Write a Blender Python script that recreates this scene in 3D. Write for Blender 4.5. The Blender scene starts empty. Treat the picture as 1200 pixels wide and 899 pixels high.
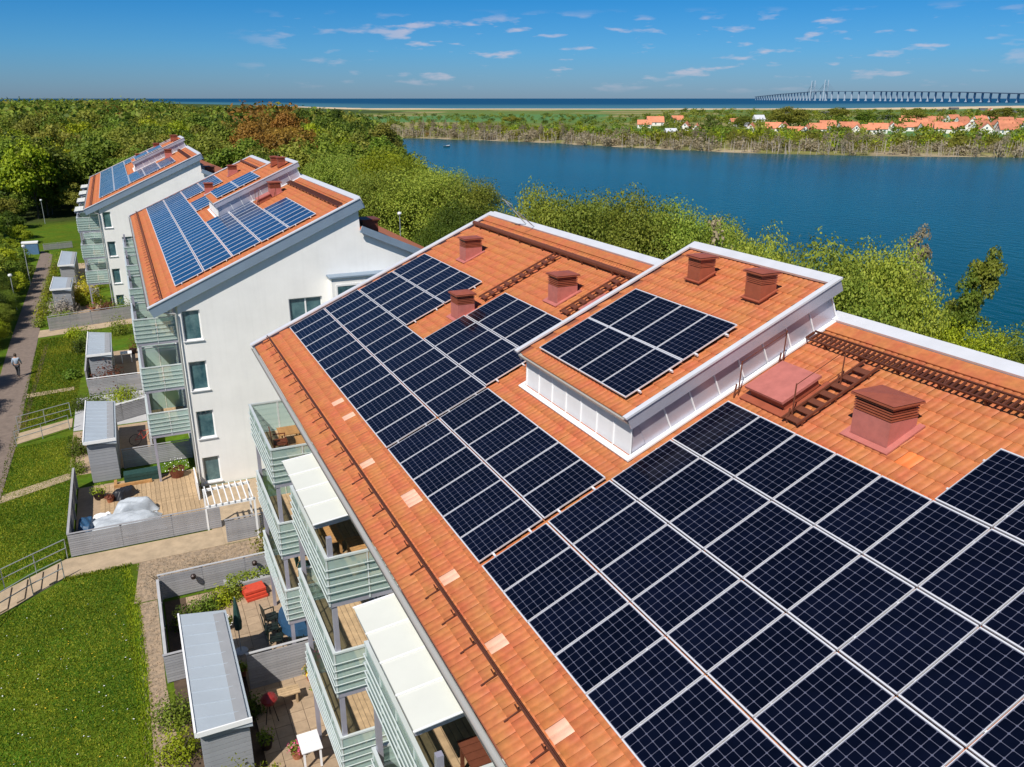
import bpy, math, random
import numpy as np
from mathutils import Vector, Matrix, Euler
R = math.radians
sc = bpy.context.scene
col = sc.collection
random.seed(7)
rng = np.random.default_rng(11)

# ------------------------------------------------------------------ camera
cd = bpy.data.cameras.new('camera'); cam = bpy.data.objects.new('camera', cd); col.objects.link(cam)
cam.location = (-5.428, -12.838, 8.747)
cam.rotation_euler = (math.pi/2 - R(19.2196), 0, -R(25.1677))
cd.sensor_width = 36.0; cd.lens = 36*958.64/1200; cd.clip_start = 0.1; cd.clip_end = 90000
sc.camera = cam

# ------------------------------------------------------------------ world and sun
SUN_EL, SUN_AZ = R(50), R(40)          # light travels towards +x, +y
to_sun = Vector((-math.cos(SUN_EL)*math.cos(SUN_AZ), -math.cos(SUN_EL)*math.sin(SUN_AZ), math.sin(SUN_EL)))
w = bpy.data.worlds.new('World'); sc.world = w; w.use_nodes = True
nt = w.node_tree; nd = nt.nodes; lk = nt.links
bg = nd['Background']; bg.inputs[1].default_value = 0.086
sky = nd.new('ShaderNodeTexSky'); sky.sky_type = 'NISHITA'; sky.sun_disc = False
sky.sun_elevation = SUN_EL; sky.sun_rotation = math.atan2(to_sun.x, to_sun.y) % (2*math.pi)
sky.air_density = 1.0; sky.dust_density = 0.4; sky.ozone_density = 2.5; sky.altitude = 50
geo = nd.new('ShaderNodeTexCoord'); sep = nd.new('ShaderNodeSeparateXYZ'); lk.new(geo.outputs['Generated'], sep.inputs[0])
tint = nd.new('ShaderNodeValToRGB'); lk.new(sep.outputs[2], tint.inputs[0])
cr = tint.color_ramp; cr.elements[0].position = 0.0; cr.elements[0].color = (0.34, 0.53, 0.92, 1)
cr.elements[1].position = 0.30; cr.elements[1].color = (0.20, 0.44, 0.72, 1)
e = cr.elements.new(0.05); e.color = (0.20, 0.54, 1.0, 1)
e = cr.elements.new(0.115); e.color = (0.065, 0.45, 0.90, 1)
mul = nd.new('ShaderNodeMix'); mul.data_type = 'RGBA'; mul.blend_type = 'MULTIPLY'; mul.inputs[0].default_value = 1
lk.new(sky.outputs[0], mul.inputs[6]); lk.new(tint.outputs[0], mul.inputs[7])
# small low cumulus along the horizon: noise stretched sideways, kept to a band of elevations
mp = nd.new('ShaderNodeMapping'); mp.inputs['Scale'].default_value = (17, 17, 80); lk.new(geo.outputs['Generated'], mp.inputs[0])
mp.inputs['Location'].default_value = (4.6, 1.9, 2.8)
nz = nd.new('ShaderNodeTexNoise'); nz.inputs['Scale'].default_value = 1.25; nz.inputs['Detail'].default_value = 5; nz.inputs['Roughness'].default_value = 0.52
lk.new(mp.outputs[0], nz.inputs['Vector'])
cl = nd.new('ShaderNodeMapRange'); cl.inputs[1].default_value = 0.56; cl.inputs[2].default_value = 0.68; lk.new(nz.outputs[0], cl.inputs[0])
bandr = nd.new('ShaderNodeValToRGB'); lk.new(sep.outputs[2], bandr.inputs[0]); b = bandr.color_ramp
b.elements[0].position = 0.004; b.elements[0].color = (0, 0, 0, 1); b.elements[1].position = 0.092; b.elements[1].color = (0, 0, 0, 1)
e = b.elements.new(0.015); e.color = (.5, .5, .5, 1)
e = b.elements.new(0.03); e.color = (1, 1, 1, 1)
e = b.elements.new(0.078); e.color = (1, 1, 1, 1)
mm = nd.new('ShaderNodeMath'); mm.operation = 'MULTIPLY'; lk.new(cl.outputs[0], mm.inputs[0]); lk.new(bandr.outputs[0], mm.inputs[1])
mm2 = nd.new('ShaderNodeMath'); mm2.operation = 'MULTIPLY'; mm2.inputs[1].default_value = 0.62; lk.new(mm.outputs[0], mm2.inputs[0])
nl = nd.new('ShaderNodeTexNoise'); nl.inputs['Scale'].default_value = 2.6; nl.inputs['Detail'].default_value = 1; lk.new(geo.outputs['Generated'], nl.inputs['Vector'])
nlr = nd.new('ShaderNodeMapRange'); nlr.inputs[1].default_value = 0.30; nlr.inputs[2].default_value = 0.45; lk.new(nl.outputs[0], nlr.inputs[0])
azn = nd.new('ShaderNodeMath'); azn.operation = 'ARCTAN2'; lk.new(sep.outputs[0], azn.inputs[0]); lk.new(sep.outputs[1], azn.inputs[1])   # clouds gather in four banks round the horizon
az4 = nd.new('ShaderNodeMath'); az4.operation = 'MULTIPLY_ADD'; az4.inputs[1].default_value = 4; az4.inputs[2].default_value = -4*R(33); lk.new(azn.outputs[0], az4.inputs[0])
azc = nd.new('ShaderNodeMath'); azc.operation = 'COSINE'; lk.new(az4.outputs[0], azc.inputs[0])
azr = nd.new('ShaderNodeMapRange'); azr.inputs[1].default_value = -.25; azr.inputs[2].default_value = .35; lk.new(azc.outputs[0], azr.inputs[0])
azm = nd.new('ShaderNodeMath'); azm.operation = 'MULTIPLY'; lk.new(azr.outputs[0], azm.inputs[0]); lk.new(nlr.outputs[0], azm.inputs[1]); lk.new(azm.outputs[0], mm2.inputs[1])
mm3 = nd.new('ShaderNodeMath'); mm3.operation = 'MULTIPLY'; mm3.inputs[1].default_value = 0.6; lk.new(mm2.outputs[0], mm3.inputs[0])
mixc = nd.new('ShaderNodeMix'); mixc.data_type = 'RGBA'; lk.new(mm3.outputs[0], mixc.inputs[0]); lk.new(mul.outputs[2], mixc.inputs[6])
mixc.inputs[7].default_value = (6.6, 6.0, 6.8, 1)
lk.new(mixc.outputs[2], bg.inputs[0])
sd = bpy.data.lights.new('sun', 'SUN'); sd.energy = 4.9; sd.angle = R(0.53); sd.color = (1.0, 0.945, 0.86)
sun = bpy.data.objects.new('sun', sd); col.objects.link(sun); sun.rotation_euler = to_sun.to_track_quat('Z', 'Y').to_euler()
sun.location = (0, 0, 60)
sc.view_settings.view_transform = 'Standard'; sc.view_settings.look = 'None'
sc.view_settings.exposure = 0.19; sc.view_settings.gamma = 1.0
sc.render.engine = 'CYCLES'; sc.cycles.use_denoising = True
sc.cycles.max_bounces = 6; sc.cycles.transparent_max_bounces = 8; sc.cycles.diffuse_bounces = 3
sc.render.resolution_x = 1024; sc.render.resolution_y = 767
G = -10.4                                # ground level (zero is the near roof's lowest panel row)
S = R(23.767); CS, SS = math.cos(S), math.sin(S)

# ------------------------------------------------------------------ materials
def mat(name, c, rough=.7, metal=0., var=0., scale=3., bump=0., bscale=40., c2=None, spec=.5, coord='Object', obj_rand=0.):
    m = bpy.data.materials.new(name); m.use_nodes = True; t = m.node_tree; n = t.nodes; l = t.links
    p = n['Principled BSDF']; p.inputs['Roughness'].default_value = rough; p.inputs['Metallic'].default_value = metal
    p.inputs['Specular IOR Level'].default_value = spec
    c = tuple(c)+(1,); c2 = tuple(c2)+(1,) if c2 else tuple(v*(1-var) for v in c[:3])+(1,)
    tc = n.new('ShaderNodeTexCoord'); src = None
    if var or c2 != c:
        z = n.new('ShaderNodeTexNoise'); z.inputs['Scale'].default_value = scale; z.inputs['Detail'].default_value = 6; z.inputs['Roughness'].default_value = .62
        l.new(tc.outputs[coord], z.inputs['Vector'])
        r = n.new('ShaderNodeMapRange'); r.inputs[1].default_value = .35; r.inputs[2].default_value = .65; l.new(z.outputs[0], r.inputs[0])
        x = n.new('ShaderNodeMix'); x.data_type = 'RGBA'; l.new(r.outputs[0], x.inputs[0]); x.inputs[6].default_value = c; x.inputs[7].default_value = c2
        src = x.outputs[2]
    if obj_rand:
        oi = n.new('ShaderNodeObjectInfo'); h = n.new('ShaderNodeHueSaturation')
        if src: l.new(src, h.inputs['Color'])
        else: h.inputs['Color'].default_value = c
        v = n.new('ShaderNodeMapRange'); v.inputs[3].default_value = 1-obj_rand; v.inputs[4].default_value = 1+obj_rand*.8
        l.new(oi.outputs['Random'], v.inputs[0]); l.new(v.outputs[0], h.inputs['Value']); src = h.outputs[0]
    if src: l.new(src, p.inputs['Base Color'])
    else: p.inputs['Base Color'].default_value = c
    if bump:
        z = n.new('ShaderNodeTexNoise'); z.inputs['Scale'].default_value = bscale; z.inputs['Detail'].default_value = 4; l.new(tc.outputs[coord], z.inputs['Vector'])
        bp = n.new('ShaderNodeBump'); bp.inputs['Strength'].default_value = bump; bp.inputs['Distance'].default_value = .02; l.new(z.outputs[0], bp.inputs['Height']); l.new(bp.outputs[0], p.inputs['Normal'])
    return m
def tile_mat(name, base, alt, lichen, single=False):
    m = bpy.data.materials.new(name); m.use_nodes = True; t = m.node_tree; n = t.nodes; l = t.links; p = n['Principled BSDF']
    p.inputs['Roughness'].default_value = .62; p.inputs['Specular IOR Level'].default_value = .35
    tc = n.new('ShaderNodeTexCoord')
    if single:
        oi = n.new('ShaderNodeObjectInfo'); rv = oi.outputs['Random']
    else:
        sp = n.new('ShaderNodeVectorMath'); sp.operation = 'SNAP'; sp.inputs[1].default_value = (.36, .1625, 9)
        l.new(tc.outputs['Object'], sp.inputs[0]); wn = n.new('ShaderNodeTexWhiteNoise'); l.new(sp.outputs[0], wn.inputs['Vector']); rv = wn.outputs['Value']
    ramp = n.new('ShaderNodeValToRGB'); l.new(rv, ramp.inputs[0]); c = ramp.color_ramp
    c.elements[0].color = tuple(base)+(1,); c.elements[1].color = tuple(alt)+(1,)
    g = n.new('ShaderNodeNewGeometry')
    z = n.new('ShaderNodeTexNoise'); z.inputs['Scale'].default_value = .55; z.inputs['Detail'].default_value = 8; z.inputs['Roughness'].default_value = .7; l.new(g.outputs['Position'], z.inputs['Vector'])
    r = n.new('ShaderNodeMapRange'); r.inputs[1].default_value = .44; r.inputs[2].default_value = .74; r.inputs[4].default_value = .45; l.new(z.outputs[0], r.inputs[0])
    x = n.new('ShaderNodeMix'); x.data_type = 'RGBA'; l.new(r.outputs[0], x.inputs[0]); l.new(ramp.outputs[0], x.inputs[6]); x.inputs[7].default_value = tuple(lichen)+(1,)
    z2 = n.new('ShaderNodeTexNoise'); z2.inputs['Scale'].default_value = 9; z2.inputs['Detail'].default_value = 5; l.new(g.outputs['Position'], z2.inputs['Vector'])
    r2 = n.new('ShaderNodeMapRange'); r2.inputs[1].default_value = .3; r2.inputs[2].default_value = .7; r2.inputs[3].default_value = .86; r2.inputs[4].default_value = 1.1; l.new(z2.outputs[0], r2.inputs[0])
    h = n.new('ShaderNodeHueSaturation'); l.new(x.outputs[2], h.inputs['Color']); l.new(r2.outputs[0], h.inputs['Value'])
    z3 = n.new('ShaderNodeTexNoise'); z3.inputs['Scale'].default_value = 2.3; z3.inputs['Detail'].default_value = 4; l.new(g.outputs['Position'], z3.inputs['Vector'])
    r3 = n.new('ShaderNodeMapRange'); r3.inputs[1].default_value = .3; r3.inputs[2].default_value = .7; r3.inputs[3].default_value = .491; r3.inputs[4].default_value = .511; l.new(z3.outputs[0], r3.inputs[0]); l.new(r3.outputs[0], h.inputs['Hue'])
    l.new(h.outputs[0], p.inputs['Base Color'])
    return m
def glassy(name, c, alpha, rough=.05, spec=.6):
    m = bpy.data.materials.new(name); m.use_nodes = True; t = m.node_tree; n = t.nodes; l = t.links; p = n['Principled BSDF']
    p.inputs['Base Color'].default_value = tuple(c)+(1,); p.inputs['Roughness'].default_value = rough; p.inputs['Specular IOR Level'].default_value = spec
    tr = n.new('ShaderNodeBsdfTransparent'); tr.inputs[0].default_value = tuple(.5+.5*v for v in c)+(1,); mx = n.new('ShaderNodeMixShader'); mx.inputs[0].default_value = alpha
    l.new(tr.outputs[0], mx.inputs[1]); l.new(p.outputs[0], mx.inputs[2]); l.new(mx.outputs[0], n['Material Output'].inputs[0]); return m
def leaf_mat(name, c, c2, sat=1., ns=.9, lo=.25, hi=.75):
    m = bpy.data.materials.new(name); m.use_nodes = True; t = m.node_tree; n = t.nodes; l = t.links; p = n['Principled BSDF']
    p.inputs['Roughness'].default_value = .6; p.inputs['Specular IOR Level'].default_value = .25
    g = n.new('ShaderNodeNewGeometry'); z = n.new('ShaderNodeTexNoise'); z.inputs['Scale'].default_value = ns; z.inputs['Detail'].default_value = 4
    l.new(g.outputs['Position'], z.inputs['Vector'])
    ad = n.new('ShaderNodeMath'); ad.operation = 'ADD'; l.new(z.outputs[0], ad.inputs[0])
    mu = n.new('ShaderNodeMath'); mu.operation = 'MULTIPLY_ADD'; mu.inputs[1].default_value = .5; mu.inputs[2].default_value = -.25; l.new(g.outputs['Random Per Island'], mu.inputs[0]); l.new(mu.outputs[0], ad.inputs[1])
    r = n.new('ShaderNodeMapRange'); r.inputs[1].default_value = lo; r.inputs[2].default_value = hi; l.new(ad.outputs[0], r.inputs[0])
    x = n.new('ShaderNodeMix'); x.data_type = 'RGBA'; l.new(r.outputs[0], x.inputs[0]); x.inputs[6].default_value = tuple(c)+(1,); x.inputs[7].default_value = tuple(c2)+(1,)
    oi = n.new('ShaderNodeObjectInfo'); h = n.new('ShaderNodeHueSaturation'); v = n.new('ShaderNodeMapRange'); v.inputs[3].default_value = .72; v.inputs[4].default_value = 1.3
    hu = n.new('ShaderNodeMapRange'); hu.inputs[3].default_value = .485; hu.inputs[4].default_value = .515
    fr = n.new('ShaderNodeMath'); fr.operation = 'FRACT'; m7 = n.new('ShaderNodeMath'); m7.operation = 'MULTIPLY'; m7.inputs[1].default_value = 7.3; l.new(oi.outputs['Random'], m7.inputs[0]); l.new(m7.outputs[0], fr.inputs[0])
    l.new(oi.outputs['Random'], v.inputs[0]); l.new(fr.outputs[0], hu.inputs[0]); l.new(v.outputs[0], h.inputs['Value']); l.new(hu.outputs[0], h.inputs['Hue']); h.inputs['Saturation'].default_value = sat
    l.new(x.outputs[2], h.inputs['Color']); l.new(h.outputs[0], p.inputs['Base Color'])
    tl = n.new('ShaderNodeBsdfTranslucent'); l.new(h.outputs[0], tl.inputs[0]); mx = n.new('ShaderNodeMixShader'); mx.inputs[0].default_value = .38
    l.new(p.outputs[0], mx.inputs[1]); l.new(tl.outputs[0], mx.inputs[2]); l.new(mx.outputs[0], n['Material Output'].inputs[0]); return m
def ground_mat():
    m = bpy.data.materials.new('ground'); m.use_nodes = True; t = m.node_tree; n = t.nodes; l = t.links; p = n['Principled BSDF']
    p.inputs['Roughness'].default_value = .95; p.inputs['Specular IOR Level'].default_value = .1
    at = n.new('ShaderNodeVertexColor'); at.layer_name = 'cover'
    g = n.new('ShaderNodeNewGeometry')
    def nz(s, d=6):
        z = n.new('ShaderNodeTexNoise'); z.inputs['Scale'].default_value = s; z.inputs['Detail'].default_value = d; z.inputs['Roughness'].default_value = .65; l.new(g.outputs['Position'], z.inputs['Vector']); return z.outputs[0]
    def rng_(o, a, b_, c, d):
        r = n.new('ShaderNodeMapRange'); r.inputs[1].default_value = a; r.inputs[2].default_value = b_; r.inputs[3].default_value = c; r.inputs[4].default_value = d; l.new(o, r.inputs[0]); return r.outputs[0]
    h = n.new('ShaderNodeHueSaturation'); l.new(at.outputs[0], h.inputs['Color'])
    l.new(rng_(nz(.6), .3, .7, .47, .53), h.inputs['Hue']); v = n.new('ShaderNodeMath'); v.operation = 'MULTIPLY'
    l.new(rng_(nz(3.5), .3, .7, .7, 1.3), v.inputs[0]); l.new(rng_(nz(.05), .3, .7, .8, 1.25), v.inputs[1]); l.new(v.outputs[0], h.inputs['Value'])
    l.new(h.outputs[0], p.inputs['Base Color'])
    bp = n.new('ShaderNodeBump'); bp.inputs['Strength'].default_value = .8; bp.inputs['Distance'].default_value = .05; l.new(nz(9), bp.inputs['Height']); l.new(bp.outputs[0], p.inputs['Normal'])
    return m
def water_mat(name, deep, shallow, rough, sc1, bumpd, shore=False):
    m = bpy.data.materials.new(name); m.use_nodes = True; t = m.node_tree; n = t.nodes; l = t.links; p = n['Principled BSDF']
    p.inputs['Roughness'].default_value = rough; p.inputs['IOR'].default_value = 1.33; p.inputs['Specular IOR Level'].default_value = .16
    g = n.new('ShaderNodeNewGeometry'); z = n.new('ShaderNodeTexNoise'); z.inputs['Scale'].default_value = sc1; z.inputs['Detail'].default_value = 5
    mp = n.new('ShaderNodeMapping'); mp.inputs['Rotation'].default_value = (0, 0, .6); mp.inputs['Scale'].default_value = (1, .45, 1); l.new(g.outputs['Position'], mp.inputs[0]); l.new(mp.outputs[0], z.inputs['Vector'])
    bp = n.new('ShaderNodeBump'); bp.inputs['Strength'].default_value = .5; bp.inputs['Distance'].default_value = bumpd; l.new(z.outputs[0], bp.inputs['Height']); l.new(bp.outputs[0], p.inputs['Normal'])
    z2 = n.new('ShaderNodeTexNoise'); z2.inputs['Scale'].default_value = .02; z2.inputs['Detail'].default_value = 6; l.new(mp.outputs[0], z2.inputs['Vector'])
    r = n.new('ShaderNodeMapRange'); r.inputs[1].default_value = .35; r.inputs[2].default_value = .65; l.new(z2.outputs[0], r.inputs[0])
    x = n.new('ShaderNodeMix'); x.data_type = 'RGBA'; x.inputs[6].default_value = tuple(deep)+(1,); x.inputs[7].default_value = tuple(shallow)+(1,)
    if shore:
        a = n.new('ShaderNodeVertexColor'); a.layer_name = 'depth'; l.new(a.outputs[0], x.inputs[0])
    else: l.new(r.outputs[0], x.inputs[0])
    l.new(x.outputs[2], p.inputs['Base Color']); return m
M = dict(
 tile=tile_mat('clay_tile', (.45, .134, .048), (.485, .152, .057), (.37, .155, .060)),
 tile1=tile_mat('clay_tile_single', (.45, .134, .048), (.485, .152, .057), (.37, .155, .060), True),
 tilepale=mat('faded_pink_tile', (.78, .43, .30), .6, var=.12, scale=8),
 tilehot=mat('bright_orange_tile', (.80, .20, .05), .6, var=.1, scale=8),
 underlay=mat('roof_underlay', (.22, .07, .035), .9),
 render=mat('white_render', (.86, .845, .81), .9, var=.08, scale=.6, bump=.25, bscale=25),
 flash=mat('white_flashing', (.74, .75, .78), .42, .25, var=.08, scale=2),
 clad=mat('shaded_cladding', (.50, .49, .56), .38, .45, var=.12, scale=1.4),  # shade on the raised roof's sides put into the colour; its front is whiter
 cladf=mat('white_cladding', (.78, .78, .80), .45, .1, var=.08, scale=2),
 fascia=mat('blue_grey_fascia', (.27, .35, .44), .42, .3, var=.1, scale=1),
 pink=mat('painted_pink_steel', (.52, .17, .14), .5, .1, var=.18, scale=5),
 redcap=mat('red_brown_cap', (.36, .095, .05), .5, .1, var=.18, scale=5),
 guard=mat('dark_brown_steel', (.115, .038, .022), .5, .2),
 rust=mat('brown_steel', (.19, .060, .032), .55, .3, var=.2, scale=8),
 dark=mat('dark_steel', (.035, .02, .018), .5, .3),
 gutter=mat('pale_gutter', (.50, .50, .47), .4, .4),
 frame=mat('anodised_frame', (.82, .82, .84), .35, .35),
 backsheet=mat('panel_grid_line', (.095, .10, .145), .3, spec=.35),
 wframe=mat('white_window_frame', (.8, .8, .79), .5),
 wglass=mat('window_glass', (.02, .07, .09), .04, spec=1.0, c2=(.10, .19, .20), scale=1.9),
 curtain=mat('curtain', (.62, .60, .55), .9, var=.25, scale=4),
 lilac=mat('lilac_grey_metal', (.40, .39, .46), .4, .35, var=.08),
 railm=mat('pale_green_rail', (.70, .76, .75), .35, .3),
 canopy=mat('frosted_canopy', (.66, .67, .60), .5, var=.05, scale=1.2),
 concrete=mat('concrete', (.45, .45, .46), .85, var=.15, scale=2, bump=.2),
 wood=mat('orange_teak', (.50, .27, .10), .7, var=.35, scale=7),  # warm orange-brown teak of the furniture
 deck=mat('weathered_deck', (.50, .35, .20), .8, var=.3, scale=5, obj_rand=.14),
 greyslat=mat('grey_painted_slat', (.34, .335, .345), .8, var=.15, scale=3, obj_rand=.10),
 shedwall=mat('shed_grey_paint', (.30, .31, .33), .8, var=.1, scale=3, obj_rand=.06),
 shedroof=mat('shed_metal_roof', (.50, .56, .62), .45, .25, var=.07, scale=.8),
 white=mat('white_paint', (.8, .8, .8), .5),
 paving=mat('beige_paver', (.40, .29, .19), .9, var=.2, scale=4, obj_rand=.12, bump=.3),
 path=mat('path_paver', (.21, .16, .13), .9, var=.25, scale=3, bump=.3),
 path2=mat('sand_path', (.46, .35, .23), .9, var=.25, scale=2.2, bump=.4),
 gravel=mat('gravel_bed', (.40, .29, .19), .95, c2=(.22, .17, .12), scale=5, bump=1., bscale=18),
 soil=mat('soil', (.10, .065, .04), .95, var=.4, scale=5, bump=.6),
 bark=mat('bark', (.12, .09, .065), .9, var=.4, scale=4), palebark=mat('pale_bark', (.52, .45, .37), .9, var=.35, scale=3),
 blue=mat('blue_cloth', (.02, .075, .16), .55, var=.25, scale=5), green=mat('dark_green_cloth', (.015, .06, .05), .7, var=.3, scale=9),
 blackgreen=mat('black_green_resin', (.008, .016, .014), .45), shadedred=mat('shaded_red_enamel', (.22, .015, .015), .4),  # enamel red deepened to carry the shade on the barbecue lid
 red=mat('red_plastic', (.62, .07, .035), .5, var=.2, scale=8),
 tarp=mat('grey_tarpaulin', (.48, .52, .56), .55, var=.2, scale=2.5, bump=.4, bscale=6), black=mat('black_cover', (.012, .014, .02), .5, var=.3),
 terracotta=mat('terracotta', (.36, .13, .06), .8), yellow=mat('yellow_petals', (.75, .5, .03), .7), magenta=mat('pink_petals', (.65, .08, .2), .7),
 skin=mat('skin', (.5, .3, .21), .6), jacket=mat('pale_blue_jacket', (.33, .40, .50), .8, var=.15), trousers=mat('dark_trousers', (.02, .022, .03), .8), hair=mat('brown_hair', (.05, .03, .02), .7),
 lamp=mat('opal_lamp', (.8, .8, .8), .3), pole=mat('galvanised_pole', (.42, .45, .46), .45, .4), bin=mat('blue_container', (.10, .20, .36), .5, var=.15),
 bglass=glassy('frosted_green_glass', (.56, .70, .65), .42, .10), bglass2=glassy('clear_green_glass', (.20, .32, .30), .30, .03),
 ground=ground_mat(),
 lake=water_mat('lake_water', (.0003, .052, .070), (.0006, .072, .098), .20, .8, .30),
 sea=water_mat('sea_water', (.0012, .040, .085), (.055, .15, .165), .35, .2, .2, True),
 orange=mat('village_roof', (.62, .225, .12), .8, var=.25, scale=.5, obj_rand=.2), vwhite=mat('village_wall', (.78, .75, .70), .9), vgrey=mat('village_grey_roof', (.16, .15, .17), .8, var=.2, obj_rand=.3),
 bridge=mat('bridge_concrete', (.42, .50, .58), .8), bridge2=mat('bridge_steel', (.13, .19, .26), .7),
)
def cell_mat(name, c, c2):
    m = mat(name, c, .14, spec=.38, c2=c2, scale=1.4, coord='Object', obj_rand=.22); return m
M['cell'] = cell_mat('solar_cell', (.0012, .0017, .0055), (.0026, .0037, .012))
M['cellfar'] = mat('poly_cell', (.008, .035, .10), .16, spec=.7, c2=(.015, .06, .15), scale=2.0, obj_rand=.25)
LF = dict(
 green=leaf_mat('leaf_green', (.115, .18, .018), (.25, .31, .035)),
 lime=leaf_mat('leaf_lime', (.22, .28, .010), (.37, .40, .02)),
 dark=leaf_mat('leaf_dark', (.055, .095, .010), (.12, .17, .016)),
 brown=leaf_mat('leaf_brown', (.22, .125, .022), (.34, .19, .03)),
 olive=leaf_mat('leaf_olive', (.17, .185, .022), (.31, .31, .045)),
 grey=leaf_mat('leaf_grey', (.30, .24, .15), (.42, .35, .23)),
 yellow=leaf_mat('leaf_yellow', (.42, .34, .02), (.55, .45, .04)),
 white=leaf_mat('leaf_blossom', (.42, .36, .30), (.6, .52, .45)),
 canopy=leaf_mat('leaf_canopy', (.19, .26, .028), (.36, .40, .055)),
 red=leaf_mat('leaf_red', (.16, .055, .03), (.24, .09, .05)),
 grass=leaf_mat('grass_blade', (.055, .125, .004), (.31, .315, .022), ns=.22, lo=.36, hi=.74),
)

# faint rain streaks down the render
_t = M['render'].node_tree; _n = _t.nodes; _l = _t.links; _p = _n['Principled BSDF']; _s = _p.inputs['Base Color'].links[0].from_socket
_tc = _n.new('ShaderNodeTexCoord'); _mp = _n.new('ShaderNodeMapping'); _mp.inputs['Scale'].default_value = (3.2, 3.2, .16); _l.new(_tc.outputs['Object'], _mp.inputs[0])
_z = _n.new('ShaderNodeTexNoise'); _z.inputs['Scale'].default_value = 1.6; _z.inputs['Detail'].default_value = 6; _l.new(_mp.outputs[0], _z.inputs['Vector'])
_r = _n.new('ShaderNodeMapRange'); _r.inputs[1].default_value = .50; _r.inputs[2].default_value = .80; _r.inputs[3].default_value = 1.0; _r.inputs[4].default_value = .955; _l.new(_z.outputs[0], _r.inputs[0])
_h = _n.new('ShaderNodeHueSaturation'); _l.new(_s, _h.inputs['Color']); _l.new(_r.outputs[0], _h.inputs['Value']); _l.new(_h.outputs[0], _p.inputs['Base Color'])

# ------------------------------------------------------------------ mesh helpers
class MB:
    def __init__(s): s.v = []; s.f = []; s.m = []
    def poly(s, pts, mi=0):
        k = len(s.v); s.v += [tuple(p) for p in pts]; s.f.append(tuple(range(k, k+len(pts)))); s.m.append(mi); return s
    def box(s, x0, x1, y0, y1, z0, z1, mi=0, T=None):
        k = len(s.v); P = [(x, y, z) for z in (z0, z1) for x, y in ((x0, y0), (x1, y0), (x1, y1), (x0, y1))]
        if T is not None: P = [tuple(T @ Vector(p)) for p in P]
        s.v += P
        for q in ((3, 2, 1, 0), (4, 5, 6, 7), (0, 1, 5, 4), (1, 2, 6, 5), (2, 3, 7, 6), (3, 0, 4, 7)): s.f.append(tuple(k+i for i in q)); s.m.append(mi)
        return s
    def tube(s, p, q, r, r2=None, n=6, mi=0, cap=True):
        p = Vector(p); q = Vector(q); d = (q-p).normalized(); a = d.orthogonal().normalized(); b_ = d.cross(a); r2 = r if r2 is None else r2
        k = len(s.v)
        for c, rr in ((p, r), (q, r2)):
            for i in range(n):
                t = 2*math.pi*i/n; s.v.append(tuple(c + a*math.cos(t)*rr + b_*math.sin(t)*rr))
        for i in range(n): j = (i+1) % n; s.f.append((k+i, k+j, k+n+j, k+n+i)); s.m.append(mi)
        if cap: s.f.append(tuple(k+i for i in range(n))[::-1]); s.m.append(mi); s.f.append(tuple(k+n+i for i in range(n))); s.m.append(mi)
        return s
    def prism(s, prof, a, b_, plane='xz', mi=0):
        # profile of (u, w) pairs extruded along the third axis from a to b_
        f = (lambda u, w_, t: (u, t, w_)) if plane == 'xz' else ((lambda u, w_, t: (u, w_, t)) if plane == 'xy' else (lambda u, w_, t: (t, u, w_)))
        k = len(s.v); n = len(prof); s.v += [f(u, w_, a) for u, w_ in prof] + [f(u, w_, b_) for u, w_ in prof]
        s.f.append(tuple(range(k, k+n))); s.m.append(mi); s.f.append(tuple(range(k+n, k+2*n))[::-1]); s.m.append(mi)
        for i in range(n): j = (i+1) % n; s.f.append((k+i, k+n+i, k+n+j, k+j)); s.m.append(mi)
        return s
    def lathe(s, prof, c=(0, 0, 0), n=12, mi=0):
        k = len(s.v)
        for r, z in prof:
            for i in range(n): t = 2*math.pi*i/n; s.v.append((c[0]+r*math.cos(t), c[1]+r*math.sin(t), c[2]+z))
        for j in range(len(prof)-1):
            for i in range(n): i2 = (i+1) % n; s.f.append((k+j*n+i, k+j*n+i2, k+(j+1)*n+i2, k+(j+1)*n+i)); s.m.append(mi)
        return s
    def mesh(s, name, mats):
        me = bpy.data.meshes.new(name); me.from_pydata(s.v, [], s.f)
        for m in (mats if isinstance(mats, (list, tuple)) else [mats]): me.materials.append(m)
        if any(s.m): me.polygons.foreach_set('material_index', s.m)
        me.update(); return me
    def obj(s, name, mats, parent=None, **k): return link(name, s.mesh(name, mats), parent, **k)
def link(name, me, parent=None, loc=(0, 0, 0), rot=(0, 0, 0), **k):
    o = bpy.data.objects.new(name, me); col.objects.link(o)
    if parent: o.parent = parent
    o.location = loc; o.rotation_euler = rot
    for a, v in k.items(): o[a] = v
    return o
def thing(name, label, cat, loc=(0, 0, 0), rz=0, group=None):
    o = bpy.data.objects.new(name, None); col.objects.link(o); o.location = loc; o.rotation_euler = (0, 0, rz); o.empty_display_size = .3
    o['label'] = label; o['category'] = cat
    if group: o['group'] = group
    return o
def one(name, me, label, cat, loc=(0, 0, 0), rot=(0, 0, 0), group=None):
    o = link(name, me, None, loc, rot); o['label'] = label; o['category'] = cat
    if group: o['group'] = group
    return o
def fix(me):
    import bmesh
    bm = bmesh.new(); bm.from_mesh(me); bmesh.ops.recalc_face_normals(bm, faces=bm.faces); bm.to_mesh(me); bm.free(); return me
def smooth(me):
    me.polygons.foreach_set('use_smooth', [True]*len(me.polygons)); return me
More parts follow.
